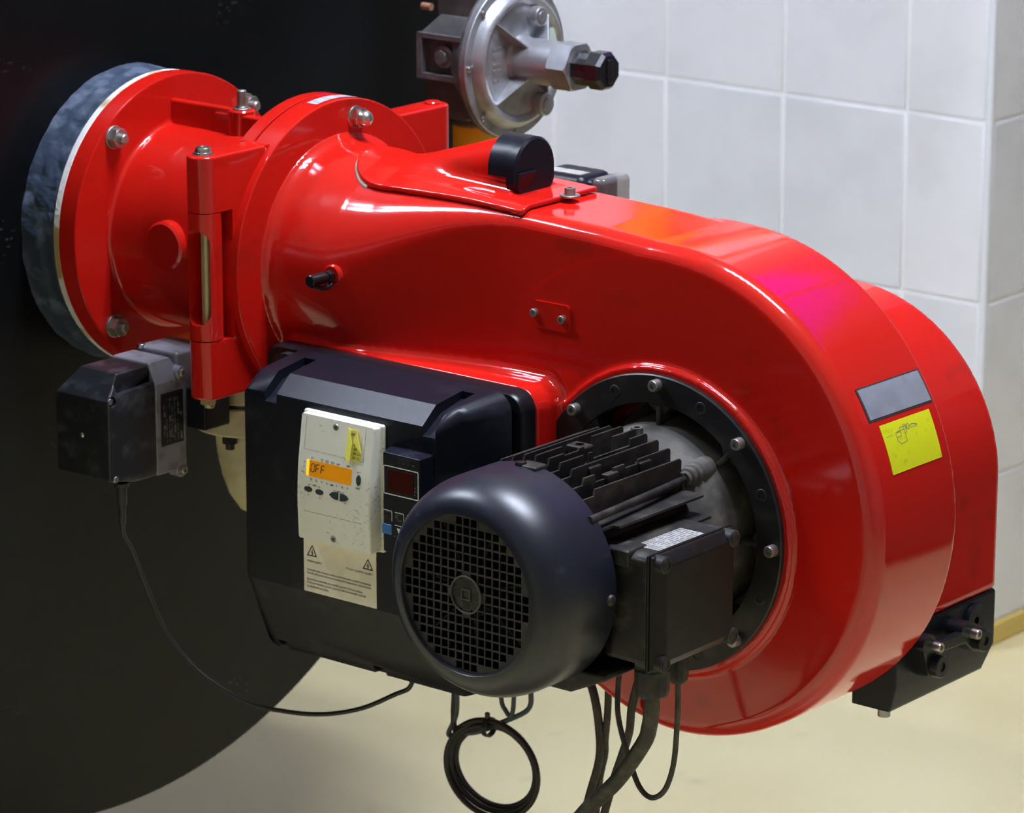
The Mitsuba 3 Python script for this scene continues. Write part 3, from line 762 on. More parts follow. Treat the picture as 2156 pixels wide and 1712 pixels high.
for k in range(8):
    a = math.radians(45 * k)
    rb = rbox(0.086, 0.116, -0.0022, 0.0022, -0.0005, 0.025, 0.001)
    g = m3.Manifold.batch_hull([bx(0.110, 0.1165, -0.011, 0.011, 0.001, 0.025), bx(0.101, 0.103, -0.002, 0.002, 0.006, 0.025)])
    t = tm(rb + g)
    v = np.array(t.vertices)
    v = np.stack([v[:, 0] * math.cos(a) - v[:, 1] * math.sin(a), v[:, 2], v[:, 0] * math.sin(a) + v[:, 1] * math.cos(a)], 1)
    m = trimesh.Trimesh(v, t.faces, process=False)
    if m.volume < 0: m.invert()
    part(mo, 'rib', m, 'motor_black', 30)
    part(mo, 'flange_screw', allen(0.0056, 0.0085, 0.004, 'y', (0.1310 * math.cos(a), -0.0015, 0.1310 * math.sin(a)), -1), 'dull_steel')
    b = math.radians(45 * k + 22.5)
    part(mo, 'plug', ring(0.0036, 0.0060, -0.0021, 0.002, 'y', (0.1265 * math.cos(b), 0, 0.1265 * math.sin(b)), 24, 0.0004), 'motor_black')
part(mo, 'frame', lathe([(0, -0.205), (0.074, -0.205), (0.074, -0.040), (0, -0.040)], 'y', n=96), 'motor_black', 30)
Y0F, Y1F = -0.196, -0.045


def fin(tip, foot, cuts=()):
    """Outline of a cooling fin along y with its outer edge at tip; cuts lower stretches of that edge."""
    p = [(Y0F, foot)]
    edge = [(Y0F, tip - 0.006), (-0.172, tip - 0.006), (-0.170, tip)]
    for y0, y1, dz in cuts:
        edge += [(y0, tip), (y0 + 0.001, tip - dz), (y1 - 0.001, tip - dz), (y1, tip)]
    edge += [(Y1F - 0.002, tip), (Y1F, tip - 0.002)]
    return Polygon(p + edge + [(Y1F, foot)])


FT = 0.0011
for i, x in enumerate((-0.0575, -0.0450, -0.0318, -0.0190, -0.0063, 0.0083, 0.0208, 0.0335, 0.0465, 0.0588)):
    tip = math.sqrt(0.1009 ** 2 - x * x)
    cuts = {4: [(-0.1330, -0.0900, 0.010)], 5: [(-0.150, -0.128, 0.002), (-0.121, -0.0790, 0.016)], 6: [(-0.138, -0.130, 0.012), (-0.125, -0.0700, 0.006)], 8: [(-0.155, -0.1280, 0.007), (-0.112, -0.0920, 0.004)]}.get(i, [])
    part(mo, 'cooling_fin', extr(fin(tip, 0.042, cuts), x - FT, x + FT, 'x'), 'motor_black', 30)
for s in (1, -1):
    for z in (0.0525, 0.0345, 0.017, -0.001, -0.019, -0.037, -0.055):
        if s > 0 and z < 0.03 and z > -0.06: tip = 0.083
        else: tip = math.sqrt(0.1009 ** 2 - z * z)
        m = extr(fin(tip, 0.045), z - FT, z + FT, 'x')
        v = np.array(m.vertices)
        m = trimesh.Trimesh(np.stack([s * v[:, 2], v[:, 1], v[:, 0]], 1), m.faces, process=False)
        if m.volume < 0: m.invert()
        part(mo, 'cooling_fin', m, 'motor_black', 30)
for x in (-0.05, -0.03, -0.01, 0.01, 0.03, 0.05):
    tip = math.sqrt(0.1009 ** 2 - x * x)
    m = extr(fin(tip, 0.05), x - FT, x + FT, 'x')
    v = np.array(m.vertices) * [1, 1, -1]
    m = trimesh.Trimesh(v, m.faces, process=False); m.invert()
    part(mo, 'cooling_fin', m, 'motor_black', 30)
# lifting eye seats and small blocks between the fins
part(mo, 'eye_seat', cat(rbox(-0.0140, 0.0070, -0.119, -0.103, 0.070, 0.0985, 0.002) - mf(cyl(0.0042, 0.09, 0.11, 'z', (-0.0035, -0.111, 0), 24))), 'motor_black', 30)
part(mo, 'eye_seat', cat(m3.Manifold.batch_hull([rbox(-0.016, 0.012, -0.046, -0.026, 0.070, 0.0860, 0.003), rbox(-0.008, 0.004, -0.042, -0.028, 0.080, 0.0925, 0.003)]) + (mf(cyl(0.0058, 0.08, 0.098, 'z', (0.001, -0.033, 0), 24)) - mf(cyl(0.0030, 0.09, 0.11, 'z', (0.001, -0.033, 0), 24)))), 'dusty_cast', 30)
for x, y in ((0.0335, -0.140), (0.0465, -0.132), (0.0465, -0.084)):
    part(mo, 'fin_boss', rbox(x - 0.004, x + 0.004, y - 0.0085, y + 0.0085, 0.06, math.sqrt(0.1009 ** 2 - x * x) - 0.003, 0.0015), 'motor_black', 30)
part(mo, 'corner_boss', rbox(-0.003, 0.020, -0.204, -0.186, 0.07, 0.1015, 0.002), 'motor_black', 30)
gl = part(mo, 'grease_pipe', tube([(0.0765, -0.200, 0.0640), (0.0690, -0.115, 0.0632), (0.0605, -0.040, 0.0622)], 0.0036, 12), 'motor_black')
GP0, GP1 = np.array([0.0605, -0.042, 0.0622]), np.array([0.0560, 0.004, 0.0640])


def along(profile):
    m = lathe(profile, 'y', n=28)
    d = (GP1 - GP0) / np.linalg.norm(GP1 - GP0)
    u = np.cross(d, [0, 0, 1]); u /= np.linalg.norm(u)
    v = np.array(m.vertices)
    return trimesh.Trimesh(GP0 + v[:, 1:2] * d + v[:, :1] * u + v[:, 2:] * np.cross(u, d), m.faces, process=False)


part(mo, 'grease_fitting', cat(along([(0, 0), (0.0062, 0), (0.0066, 0.001), (0.0066, 0.004), (0.0088, 0.005), (0.0088, 0.009), (0.0078, 0.010), (0.0078, 0.012), (0.0098, 0.0135), (0.0098, 0.018), (0.0090, 0.019), (0.0112, 0.021), (0.0112, 0.038), (0.0095, 0.043), (0, 0.048)])), 'dusty_cast', 30)
part(mo, 'grease_clip', cat(rbox(0.045, 0.063, -0.0465, -0.0435, 0.052, 0.0695, 0.001), rbox(0.040, 0.05, -0.052, -0.0435, 0.056, 0.064, 0.001)), 'dusty_cast', 30)
part(mo, 'foot', m3.Manifold.batch_hull([rbox(0.030, 0.086, -0.190, -0.052, -0.084, -0.078, 0.002), rbox(0.020, 0.050, -0.190, -0.052, -0.1010, -0.095, 0.002)]), 'motor_black', 25)
# cowl with its grid guard
arc = [(0.0735 + 0.0265 * math.sin(a), -0.2320 - 0.0445 * math.cos(a)) for a in np.linspace(0.10, math.pi / 2, 18)]
cowl_prof = [(0.0700, -0.270), (0.0712, -0.2755), (0.0722, -0.2768), (0.0735, -0.2766)] + arc + [(0.1000, -0.1915), (0.0994, -0.1905), (0.0980, -0.1905), (0.0980, -0.232)] + [(0.0735 + 0.0245 * math.sin(a), -0.232 - 0.0415 * math.cos(a)) for a in np.linspace(math.pi / 2, 0.1, 10)] + [(0.0700, -0.270)]
cw = part(mo, 'fan_cowl', lathe(cowl_prof, 'y', n=160), 'cowl_paint', 40, label='smooth black round fan cowl')
P_ = 0.00815
holes = []
for i in range(-9, 10):
    for j in range(-9, 10):
        cx_, cz_ = i * P_, j * P_
        d = math.hypot(cx_, cz_)
        if d < 0.0668 and d > 0.0175:
            holes.append(sbox(cx_ - 0.0033, cz_ - 0.0033, cx_ + 0.0033, cz_ + 0.0033))
gd = Point(0, 0).buffer(0.0712, quad_segs=32).difference(unary_union(holes))
gu = part(cw, 'guard', extr(gd, -0.2735, -0.2718, 'y'), 'guard_black', False, label='square mesh guard over the fan')
part(cw, 'hub_recess', cat(*[bx(i * 0.0088 - 0.0036, i * 0.0088 + 0.0036, -0.2737, -0.2733, j * 0.0088 - 0.0036, j * 0.0088 + 0.0036) for i, j in ((1, 0), (-1, 0), (0, 1), (0, -1))]), 'void_black', False)  # shade of the hub's recesses, put on as flat black squares
part(cw, 'hub_ring', cat(ring(0.0158, 0.0173, -0.2750, -0.2734, 'y', n=64, c=0.0004), extr(sbox(-0.0050, -0.0050, 0.0050, 0.0050).difference(sbox(-0.0039, -0.0039, 0.0039, 0.0039)), -0.2746, -0.2734, 'y')), 'dusty_cast', 30)
fan = [m3.Manifold.cylinder(0.018, 0.02, 0.02, 24)]
fm = cat(cyl(0.022, -0.262, -0.235, 'y'), cyl(0.075, -0.238, -0.234, 'y', n=48))
for k in range(7):
    a = k * 2 * math.pi / 7 + 0.3
    t = tm(bx(0.015, 0.068, -0.0012, 0.0012, -0.264, -0.236))
    v = np.array(t.vertices)
    fm = cat(fm, trimesh.Trimesh(np.stack([v[:, 0] * math.cos(a) - v[:, 1] * math.sin(a), v[:, 2], v[:, 0] * math.sin(a) + v[:, 1] * math.cos(a)], 1), t.faces[:, ::-1], process=False))
part(cw, 'fan', fm, 'black_smooth', 30)
for ax_, pos in (('z', (0.001, -0.2000, 0.0998)), ('x', (0.0992, -0.2000, -0.003))):
    h = lathe([(0, 0), (0.0052, 0), (0.0052, 0.0016), (0.0044, 0.0032), (0.0024, 0.0040), (0, 0.0038)], ax_, pos, 24)
    part(cw, 'screw', h, 'black_smooth' if ax_ == 'z' else 'motor_black', 40)

# terminal box on the motor's flank
tb = thing('terminal_box', 'black terminal box with a white label on top, on the finned motor', 'junction box')
ZB0, ZB1 = -0.0660, 0.0372
body = m3.Manifold.batch_hull([rbox(0.076, 0.1268, -0.1780, -0.0690, ZB0 + 0.001, ZB1, 0.004), rbox(0.086, 0.1268, -0.1830, -0.0650, ZB0 + 0.004, ZB1 - 0.003, 0.004)])
part(tb, 'body', body, 'motor_black', 30)
lidm = m3.Manifold.batch_hull([rbox(0.1268, 0.1335, -0.1838, -0.0642, ZB0 - 0.001, ZB1 + 0.0005, 0.004), rbox(0.134, 0.1402, -0.1740, -0.0735, ZB0 + 0.0065, ZB1 - 0.0070, 0.003)])
li = part(tb, 'lid', cat(lidm, rbox(0.1262, 0.1292, -0.1850, -0.0632, ZB0 - 0.002, ZB1 + 0.0015, 0.0015)), 'lid_black', 30)
for y in (-0.1745, -0.0745):
    for z in (0.0300, -0.0595):
        part(li, 'corner_boss', cat(m3.Manifold.batch_hull([mf(cyl(0.0078, 0.112, 0.1412, 'x', (0, y, z), 28, 0.0012)), ]), ring(0.0040, 0.0052, 0.1408, 0.1418, 'x', (0, y, z), 24, 0.0002)), 'motor_black', 30)
part(tb, 'clamp', m3.Manifold.batch_hull([rbox(0.0875, 0.108, -0.186, -0.158, ZB1 - 0.004, ZB1 + 0.0022, 0.002)]) + rbox(0.0875, 0.108, -0.1865, -0.183, ZB1 - 0.013, ZB1 + 0.001, 0.001), 'motor_black', 30)
part(tb, 'rating_label', rbox(0.0985, 0.1245, -0.1640, -0.0980, ZB1, ZB1 + 0.0006, 0.0003), 'label_white', label='white printed rating label')
rp = []
for i, x in enumerate(np.linspace(0.1010, 0.1225, 7)):
    y = -0.162
    while y < -0.101:
        L = rng.uniform(0.004, 0.012)
        rp.append(bx(x - 0.0006, x + 0.0006, y, min(y + L, -0.1), ZB1 + 0.0005, ZB1 + 0.00085)); y += L + rng.uniform(0.0015, 0.006)
part(tb, 'label_print', cat(*rp), 'ink_gray', False)
for (x, y, r, z0) in ((0.1045, -0.145, 0.0160, -0.0830), (0.0995, -0.100, 0.0098, -0.0820)):
    part(tb, 'cable_gland', cat(hexprism(r * 1.05, ZB0 - 0.012, ZB0 + 0.001, 'z', (x, y, 0)), lathe([(0, ZB0 - 0.010), (r * 0.92, ZB0 - 0.010), (r, ZB0 - 0.013), (r, ZB0 - 0.030), (r * 0.9, ZB0 - 0.036), (r * 0.62, ZB0 - 0.039), (0, ZB0 - 0.039)], 'z', (x, y, 0), 14)), 'motor_black', 20)

# ------------------------------------------------------------------ the control box
cb = thing('control_box', 'large black plastic control box with a beige operating panel beside the motor', 'control box')
part(cb, 'back_rim', m3.Manifold.batch_hull([mf(extr(rrect(-0.4365, -0.1175, -0.170, 0.1110, 0.018), -0.046, -0.031, 'y')), mf(extr(rrect(-0.4340, -0.1200, -0.168, 0.1085, 0.016), -0.050, -0.031, 'y'))]), 'black_rim', 30)
part(cb, 'seal', extr(rrect(-0.4180, -0.130, -0.166, 0.1060, 0.014), -0.060, -0.049, 'y'), 'void_black', 30)


def hullpts(pts, r, n=10):
    s = ball(r, n)
    return m3.Manifold.batch_hull([s.translate(p) for p in pts])


cpts = []
for y, x0, x1, z0, z1, rad in ((-0.1300, -0.3900, -0.1540, -0.0985, 0.0895, 0.006), (-0.1105, -0.3925, -0.1390, -0.1480, 0.1058, 0.012), (-0.1000, -0.3930, -0.1345, -0.1735, 0.1070, 0.014),
                               (-0.0720, -0.3965, -0.1262, -0.1750, 0.1112, 0.019), (-0.0590, -0.3970, -0.1235, -0.1755, 0.1135, 0.020)):
    cpts.append(mf(extr(rrect(x0, x1, z0, z1, rad, 8), y, y + 0.001, 'y')))
cover = m3.Manifold.batch_hull(cpts)
notch = Polygon([(-0.150, 0.0795), (-0.131, 0.0800), (-0.1235, 0.0835), (-0.104, 0.0965), (-0.0735, 0.1040), (-0.0735, 0.14), (-0.150, 0.14)])
for x0, x1 in ((-0.3641, -0.3492), (-0.1701, -0.1548)):
    cover = cover - mf(extr(notch, x0, x1, 'x'))
for x0, x1 in ((-0.3765, -0.3645), (-0.2552, -0.2408)):
    cover = cover - bx(x0, x1, -0.150, -0.0945, -0.20, -0.1655)
part(cb, 'cover', cover, 'black_plastic', 22)


def yf(z):
    return np.interp(z, [-0.04, 0.0, 0.03, 0.0825], [-0.1482, -0.1498, -0.1485, -0.1413])


pn = part(cb, 'control_panel', 0 or (lambda: loft([np.array([[x, y, z] for x, y in ((-0.3074 + i, -0.1335), (-0.3074 + i, yf(z) + 0.0010), (-0.3066 + i, yf(z)), (-0.2186 - i, yf(z)), (-0.2176 - i, yf(z) + 0.0010), (-0.2156 - i, -0.1335))])
          for z, i in [(-0.0378, 0.0014), (-0.0372, 0.0003)] + [(z, 0.0) for z in np.linspace(-0.036, 0.0795, 16)] + [(0.0806, 0.0003), (0.0815, 0.0016)]]))(), 'panel_beige', 25, label='beige operating panel with an amber display')
part(pn, 'panel_base', rbox(-0.3110, -0.2135, -0.1350, -0.1290, -0.0392, 0.0835, 0.0022), 'panel_beige', 30)


def on_panel(poly, off=0.00035, back=0.0012):
    """A shapely outline in (x, z) laid on the curved panel front."""
    ms = []
    for g in getattr(poly, 'geoms', [poly]):
        m = trimesh.creation.extrude_polygon(g.segmentize(0.004), 1.0, engine='earcut')
        v = np.array(m.vertices)
        y = yf(v[:, 1]) - np.where(v[:, 2] > 0.5, off, -back)
        m = trimesh.Trimesh(np.stack([v[:, 0], y, v[:, 1]], 1), m.faces, process=False)
        if m.volume < 0: m.invert()
        ms.append(m)
    return cat(*ms)


def panel_text(s, h, x, z, bold=False, centre=True, width=None):
    m = meshkit.text_mesh(s, h, 0.0003, bold)
    v = np.array(m.vertices)
    if width: v[:, 0] *= width / v[:, 0].max()
    xx = v[:, 0] + x - (v[:, 0].max() / 2 if centre else 0)
    zz = v[:, 1] + z - (h / 2 if centre else 0)
    return trimesh.Trimesh(np.stack([xx, yf(zz) - v[:, 2] - 0.00005, zz], 1), m.faces, process=False)


def lines_on_panel(ls, w, off=0.00015):
    return on_panel(unary_union([LineString(l).buffer(w / 2, cap_style=2, join_style=2) for l in ls]), off)


part(pn, 'door_outline', lines_on_panel([[(-0.3002, 0.0800), (-0.3006, 0.0488), (-0.2276, 0.0484), (-0.2276, 0.0800)], [(-0.2990, -0.0100), (-0.2278, -0.0098)]], 0.00035), 'ink_gray', False)
scr = part(pn, 'display', on_panel(sbox(-0.2926, 0.0246, -0.2406, 0.0397), 0.0004), 'amber_screen', False, label='amber display reading OFF', emitter={'type': 'area', 'radiance': {'type': 'rgb', 'value': [0.24, 0.080, 0.0008]}})
part(pn, 'display_backlight', on_panel(unary_union([sbox(-0.2958, 0.0246, -0.2926, 0.0397)]), 0.0004), 'amber_screen', False, emitter={'type': 'area', 'radiance': {'type': 'rgb', 'value': [1.1, 0.60, 0.015]}})
sg = 0.0074


def segs(x, z, which, w=0.0048, h=0.0074, t=0.0007, sk=0.0004):
    p = {'a': [(0, h), (w, h)], 'b': [(w, h), (w, h / 2)], 'c': [(w, h / 2), (w, 0)], 'd': [(0, 0), (w, 0)], 'e': [(0, 0), (0, h / 2)], 'f': [(0, h / 2), (0, h)], 'g': [(0, h / 2), (w * 0.9, h / 2)]}
    out = []
    for s in which:
        (x0, z0), (x1, z1) = p[s]
        d = np.array([x1 - x0, z1 - z0]); d = d / np.linalg.norm(d) * 0.00045
        out.append(LineString([(x + x0 + d[0] + z0 * 0.06, z + z0 + d[1]), (x + x1 - d[0] + z1 * 0.06, z + z1 - d[1])]).buffer(t / 2, cap_style=2))
    return out


part(scr, 'reading', on_panel(unary_union(segs(-0.2902, 0.0294, 'abcdef', 0.0042) + segs(-0.2843, 0.0294, 'aefg', 0.0042) + segs(-0.2779, 0.0294, 'aefg', 0.0042)), 0.00075, 0.0002), 'ink_black', False)
for x, z in ((-0.2641, 0.0749), (-0.2634, -0.0313)):
    s = part(pn, 'screw', cat(lathe([(0.0012, yf(z) - 0.0004), (0.0030, yf(z) - 0.0006), (0.0034, yf(z) + 0.0002), (0.0034, yf(z) + 0.002), (0.0012, yf(z) + 0.002), (0.0012, yf(z) - 0.0004)], 'y', (x, 0, z), 24)), 'dull_steel')
    part(s, 'socket', cyl(0.0013, yf(z) - 0.0002, yf(z) + 0.002, 'y', (x, 0, z), 12), 'ink_black')
el = lambda x, z, a, b: affinity.translate(affinity.scale(Point(0, 0).buffer(1, quad_segs=10), a, b), x, z)
tear = lambda x, z, s: Polygon([(x - s * 0.0052, z), (x - s * 0.002, z + 0.0025), (x + s * 0.0020, z + 0.0033), (x + s * 0.0052, z + 0.0034), (x + s * 0.0052, z - 0.0034), (x + s * 0.0020, z - 0.0033), (x - s * 0.002, z - 0.0024)]).buffer(0.0003)
for pg in (el(-0.2931, 0.0117, 0.0050, 0.0026), el(-0.2793, 0.0112, 0.0050, 0.0026), tear(-0.2615, 0.0114, 1), tear(-0.2486, 0.0112, -1), el(-0.2318, 0.0310, 0.0028, 0.0050)):
    part(pn, 'button', cat(on_panel(pg, 0.0004), on_panel(pg.buffer(-0.0007), 0.0010)), 'button_green', 30)
tx = [panel_text('P', 0.0019, -0.2990, 0.0364), panel_text('I', 0.0017, -0.2990, 0.0323), panel_text('S', 0.0018, -0.2903, 0.0420), panel_text('100', 0.0017, -0.2454, 0.0419, True),
      panel_text('V', 0.0018, -0.2769, 0.0213), panel_text('h', 0.0018, -0.2700, 0.0211), panel_text('min', 0.0018, -0.2643, 0.0209), panel_text('s', 0.0018, -0.2582, 0.0213), panel_text('%', 0.0020, -0.2514, 0.0211), panel_text('€', 0.0019, -0.2449, 0.0212),
      panel_text('VSD', 0.0017, -0.2855, 0.0165), panel_text('esc', 0.0017, -0.2556, 0.0162), panel_text('info', 0.0020, -0.2323, 0.0236), panel_text('F', 0.0017, -0.2929, 0.0061), panel_text('A', 0.0017, -0.2787, 0.0057), panel_text('-', 0.0020, -0.2618, 0.0058), panel_text('+', 0.0022, -0.2478, 0.0066)]
part(pn, 'lettering', cat(*tx), 'ink_gray', False)
sy = [[(-0.2790, 0.0424), (-0.2766, 0.0428), (-0.2762, 0.0412), (-0.2774, 0.0402), (-0.2788, 0.0410), (-0.2790, 0.0424)]]
for x in (-0.2724, -0.2706, -0.2655, -0.2637): sy.append([(x + 0.0010 * math.cos(a), 0.0415 + 0.0012 * math.sin(a)) for a in np.linspace(0, 6.283, 9)])
sy += [[(-0.2598, 0.0420), (-0.2585, 0.0420), (-0.2578, 0.0415), (-0.2585, 0.0409), (-0.2598, 0.0409)], [(-0.2576, 0.0420), (-0.2565, 0.0420), (-0.2558, 0.0415), (-0.2565, 0.0409), (-0.2576, 0.0409)],
       [(-0.2908, 0.0225), (-0.2884, 0.0225), (-0.2896, 0.0203), (-0.2908, 0.0225)], [(-0.2846, 0.0204), (-0.2822, 0.0204), (-0.2834, 0.0226), (-0.2846, 0.0204)],
       [(-0.2926, 0.0150), (-0.2926, 0.0166), (-0.2900, 0.0166)], [(-0.2812, 0.0164), (-0.2792, 0.0164), (-0.2792, 0.0148)], [(-0.2614, 0.0152), (-0.2614, 0.0163), (-0.2590, 0.0163)], [(-0.2524, 0.0161), (-0.2492, 0.0161), (-0.2492, 0.0150)],
       [(-0.2340, 0.0382), (-0.2302, 0.0382), (-0.2302, 0.0395)], [(-0.2340, 0.0382), (-0.2330, 0.0390)], [(-0.2340, 0.0382), (-0.2330, 0.0374)], [(-0.3014, 0.0282), (-0.2994, 0.0270), (-0.2986, 0.0258)], [(-0.3012, 0.0270), (-0.2998, 0.0278)]]
part(pn, 'symbols', lines_on_panel(sy, 0.00035, 0.0003), 'ink_gray', False)
sc = []
for k in range(15):
    x, z = rng.uniform(-0.252, -0.223), rng.uniform(-0.034, 0.006)
    L = rng.uniform(0.001, 0.004)
    sc.append([(x, z), (x + L, z + L * rng.uniform(0.6, 1.1))])
part(pn, 'scratches', lines_on_panel(sc, 0.0002, 0.00012), 'ink_gray', False)
# torn note on the panel
nt = thing('paper_note', 'crumpled strip of yellow paper stuck on the beige operating panel', 'note')


def note_poly(pts, off):
    m = trimesh.creation.extrude_polygon(Polygon(pts), 1.0, engine='earcut')
    v = np.array(m.vertices)
    o = np.interp(v[:, 0], *off)
    m = trimesh.Trimesh(np.stack([v[:, 0], yf(v[:, 1]) - o - 0.0004 * v[:, 2], v[:, 1]], 1), m.faces, process=False)
    if m.volume < 0: m.invert()
    return m


part(nt, 'flap', note_poly([(-0.2480, 0.0777), (-0.2444, 0.0764), (-0.2430, 0.0701), (-0.2403, 0.0641), (-0.2421, 0.0479), (-0.2431, 0.0466), (-0.2503, 0.0492)], ([-0.2503, -0.2403], [0.0003, 0.0032])), 'note_yellow', False)
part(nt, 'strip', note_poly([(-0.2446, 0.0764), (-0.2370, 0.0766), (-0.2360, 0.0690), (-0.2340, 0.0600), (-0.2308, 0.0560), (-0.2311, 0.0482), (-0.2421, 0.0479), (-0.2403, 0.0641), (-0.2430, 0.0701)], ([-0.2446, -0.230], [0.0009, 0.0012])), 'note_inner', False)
part(nt, 'corner', note_poly([(-0.2360, 0.0782), (-0.2345, 0.0700), (-0.2298, 0.0562), (-0.2340, 0.0600), (-0.2395, 0.0665)], ([-0.2395, -0.2298], [0.0030, 0.0012])), 'note_yellow', False)
nx = []
for s, h, x, z, b in (('sup', 0.0030, -0.2438, 0.0715, True), ('Pra', 0.0028, -0.2394, 0.0620, True), ('65 2', 0.0024, -0.2392, 0.0582, False), ('65 21', 0.0024, -0.2398, 0.0541, False), ('65 21', 0.0024, -0.2402, 0.0500, False)):
    m = panel_text(s, h, x, z, b, False)
    m.vertices[:, 1] -= 0.0016
    nx.append(m)
part(nt, 'lettering', cat(*nx), 'ink_gray', False)
# the paper warning card
wc = thing('warning_card', 'white paper card with two warning triangles and printed text, under the beige panel', 'card')
part(wc, 'paper', bx(-0.3164, -0.2264, -0.1310, -0.1302, -0.0965, -0.0420), 'paper', False)
YC = -0.1311
tri = lambda a, b, c: [a, b, c, a, b]
for ls in ([tri((-0.3055, -0.0504), (-0.3116, -0.0604), (-0.3004, -0.0604)), [(-0.3056, -0.0545), (-0.3061, -0.0575), (-0.3050, -0.0572), (-0.3056, -0.0596)]],
           [tri((-0.2360, -0.0502), (-0.2420, -0.0599), (-0.2306, -0.0599)), [(-0.2356, -0.0540), (-0.2372, -0.0566), (-0.2354, -0.0566), (-0.2366, -0.0592)]]):
    part(wc, 'warning_triangle', strokes(ls, 0.0009, YC), 'ink_black', False)
ct = []
for s, h, x, z, w in (('Nebezpečí !', 0.0021, -0.3118, -0.0668, 0.0180), ('Pozor vysoké napětí !', 0.0022, -0.2636, -0.0650, 0.0336), ('Namontování ochrany hořáku musí odpovídat platným předpisům.', 0.0019, -0.3124, -0.0755, 0.0803),
                      ('Každý smí pracovat pouze s platným elektrickým oprávněním,', 0.0019, -0.3124, -0.0787, 0.0800), ('Skrytá část materiálu pro montáž a provoz tohoto hořáku.', 0.0019, -0.3126, -0.0848, 0.0693),
                      ('Před prováděním servisu vypnout hlavní a havarijní vypínač', 0.0019, -0.3126, -0.0881, 0.0736), ('a zajistit přívod paliva.', 0.0019, -0.3126, -0.0918, 0.0272)):
    ct.append(flat_text(s, h, (x, YC + 0.0001, z), width=w))
part(wc, 'lettering', cat(*ct), 'ink_gray', False)
# temperature controller beside the panel
tc = part(cb, 'temperature_controller', m3.Manifold.batch_hull([rbox(-0.2008, -0.1562, -0.1500, -0.128, -0.030, 0.0648, 0.0012), rbox(-0.2070, -0.1600, -0.1330, -0.127, -0.035, 0.0652, 0.001)]), 'black_plastic', 25, label='small black controller with a dark red display')
YT0 = -0.1502
part(tc, 'display', rbox(-0.1948, -0.1640, YT0 - 0.0003, YT0 + 0.002, 0.0290, 0.0498, 0.0002), 'screen_red', label='dark red display')
part(tc, 'outline', extr(rrect(-0.1996, -0.1578, 0.0255, 0.0528, 0.0016).difference(rrect(-0.1988, -0.1586, 0.0264, 0.0520, 0.0011)), YT0 - 0.0004, YT0, 'y'), 'ink_pale', False)
part(tc, 'button_outlines', strokes([[(-0.2000, 0.0100), (-0.1906, 0.0100), (-0.1899, 0.0093), (-0.1899, 0.0002)], [(-0.1863, 0.0097), (-0.1762, 0.0097), (-0.1755, 0.0090), (-0.1755, -0.0010)], [(-0.1716, 0.0095), (-0.1650, 0.0095)], [(-0.1864, -0.0026), (-0.1767, -0.0026)], [(-0.1864 - 0.0002, -0.0130), (-0.1864, -0.0135)]], 0.0006, YT0), 'ink_pale', False)
part(tc, 'lettering', cat(flat_text('F', 0.0044, (-0.1962, YT0, 0.0024), bold=True), extr(Polygon([(-0.1841, -0.0052), (-0.1786, -0.0052), (-0.1814, -0.0104)]), YT0 - 0.0003, YT0, 'y')), 'ink_pale', False)
part(tc, 'small_lettering', cat(*[flat_text(s, h, (x, YT0, z), width=w) for s, h, x, z, w in (('1', 0.0014, -0.1818, 0.0568, 0.0006), ('4', 0.0014, -0.1765, 0.0568, 0.001), ('4', 0.0014, -0.1706, 0.0568, 0.001), ('OK', 0.0014, -0.1652, 0.0568, 0.0028), ('°C', 0.0016, -0.1632, 0.0360, 0.0024), ('bar', 0.0014, -0.1632, 0.0330, 0.0028), ('D', 0.0014, -0.1632, 0.0296, 0.0014))]), 'ink_gray', False)
part(tc, 'button', rbox(-0.2016, -0.1902, YT0 - 0.0008, YT0 + 0.001, -0.0128, -0.0032, 0.0008), 'button_blue', label='blue button')
part(tc, 'button', rbox(-0.1990, -0.1908, YT0 - 0.0004, YT0 + 0.001, 0.0008, 0.0090, 0.0003), 'black_smooth')
part(tc, 'button', cat(rbox(-0.1856, -0.1768, YT0 - 0.0002, YT0 + 0.001, 0.0006, 0.0088, 0.0002)), 'black_smooth')
part(tc, 'flame_symbol', strokes([[(-0.1842 + 0.0013 * math.cos(a), 0.0062 + 0.0015 * math.sin(a)) for a in np.linspace(0, 6.28, 9)], [(-0.1836, 0.0040), (-0.1815, 0.0022), (-0.1795, 0.0034), (-0.1782, 0.0020)]], 0.0003, YT0 - 0.0002), 'ink_gray', False)

# ------------------------------------------------------------------ gas side: servo, throttle, pipe, regulator, pressure switch
sv = thing('servo_motor', 'dark gray valve servo motor with a black cover, hanging below the round red mounting flange', 'actuator')
X0, X1 = -0.602, -0.530
cov = m3.Manifold.batch_hull([rbox(X0, X1, -0.1720, -0.1064, -0.0210, 0.0600, 0.002), rbox(X0 + 0.012, X1 - 0.008, -0.1520, -0.1064, -0.0230, 0.0820, 0.003), rbox(X0, X1 - 0.001, -0.138, -0.1064, -0.0290, 0.0665, 0.002)])
step = m3.Manifold.batch_hull([bx(X1 - 0.0085, X1 + 0.01, -0.1580, -0.10, 0.0655, 0.10), bx(X1 - 0.0085, X1 + 0.01, -0.1580, -0.1575, 0.0625, 0.10)])
cov = cov - step - mf(cyl(0.0052, X1 - 0.007, X1 + 0.01, 'x', (0, -0.1655, 0.0580), 20))
part(sv, 'cover', cov, 'servo_black', 25)
bod = m3.Manifold.batch_hull([rbox(X0, X1, -0.1064, -0.066, -0.0295, 0.0640, 0.002), rbox(X0 + 0.012, X1 - 0.008, -0.1064, -0.075, -0.029, 0.0838, 0.003)])
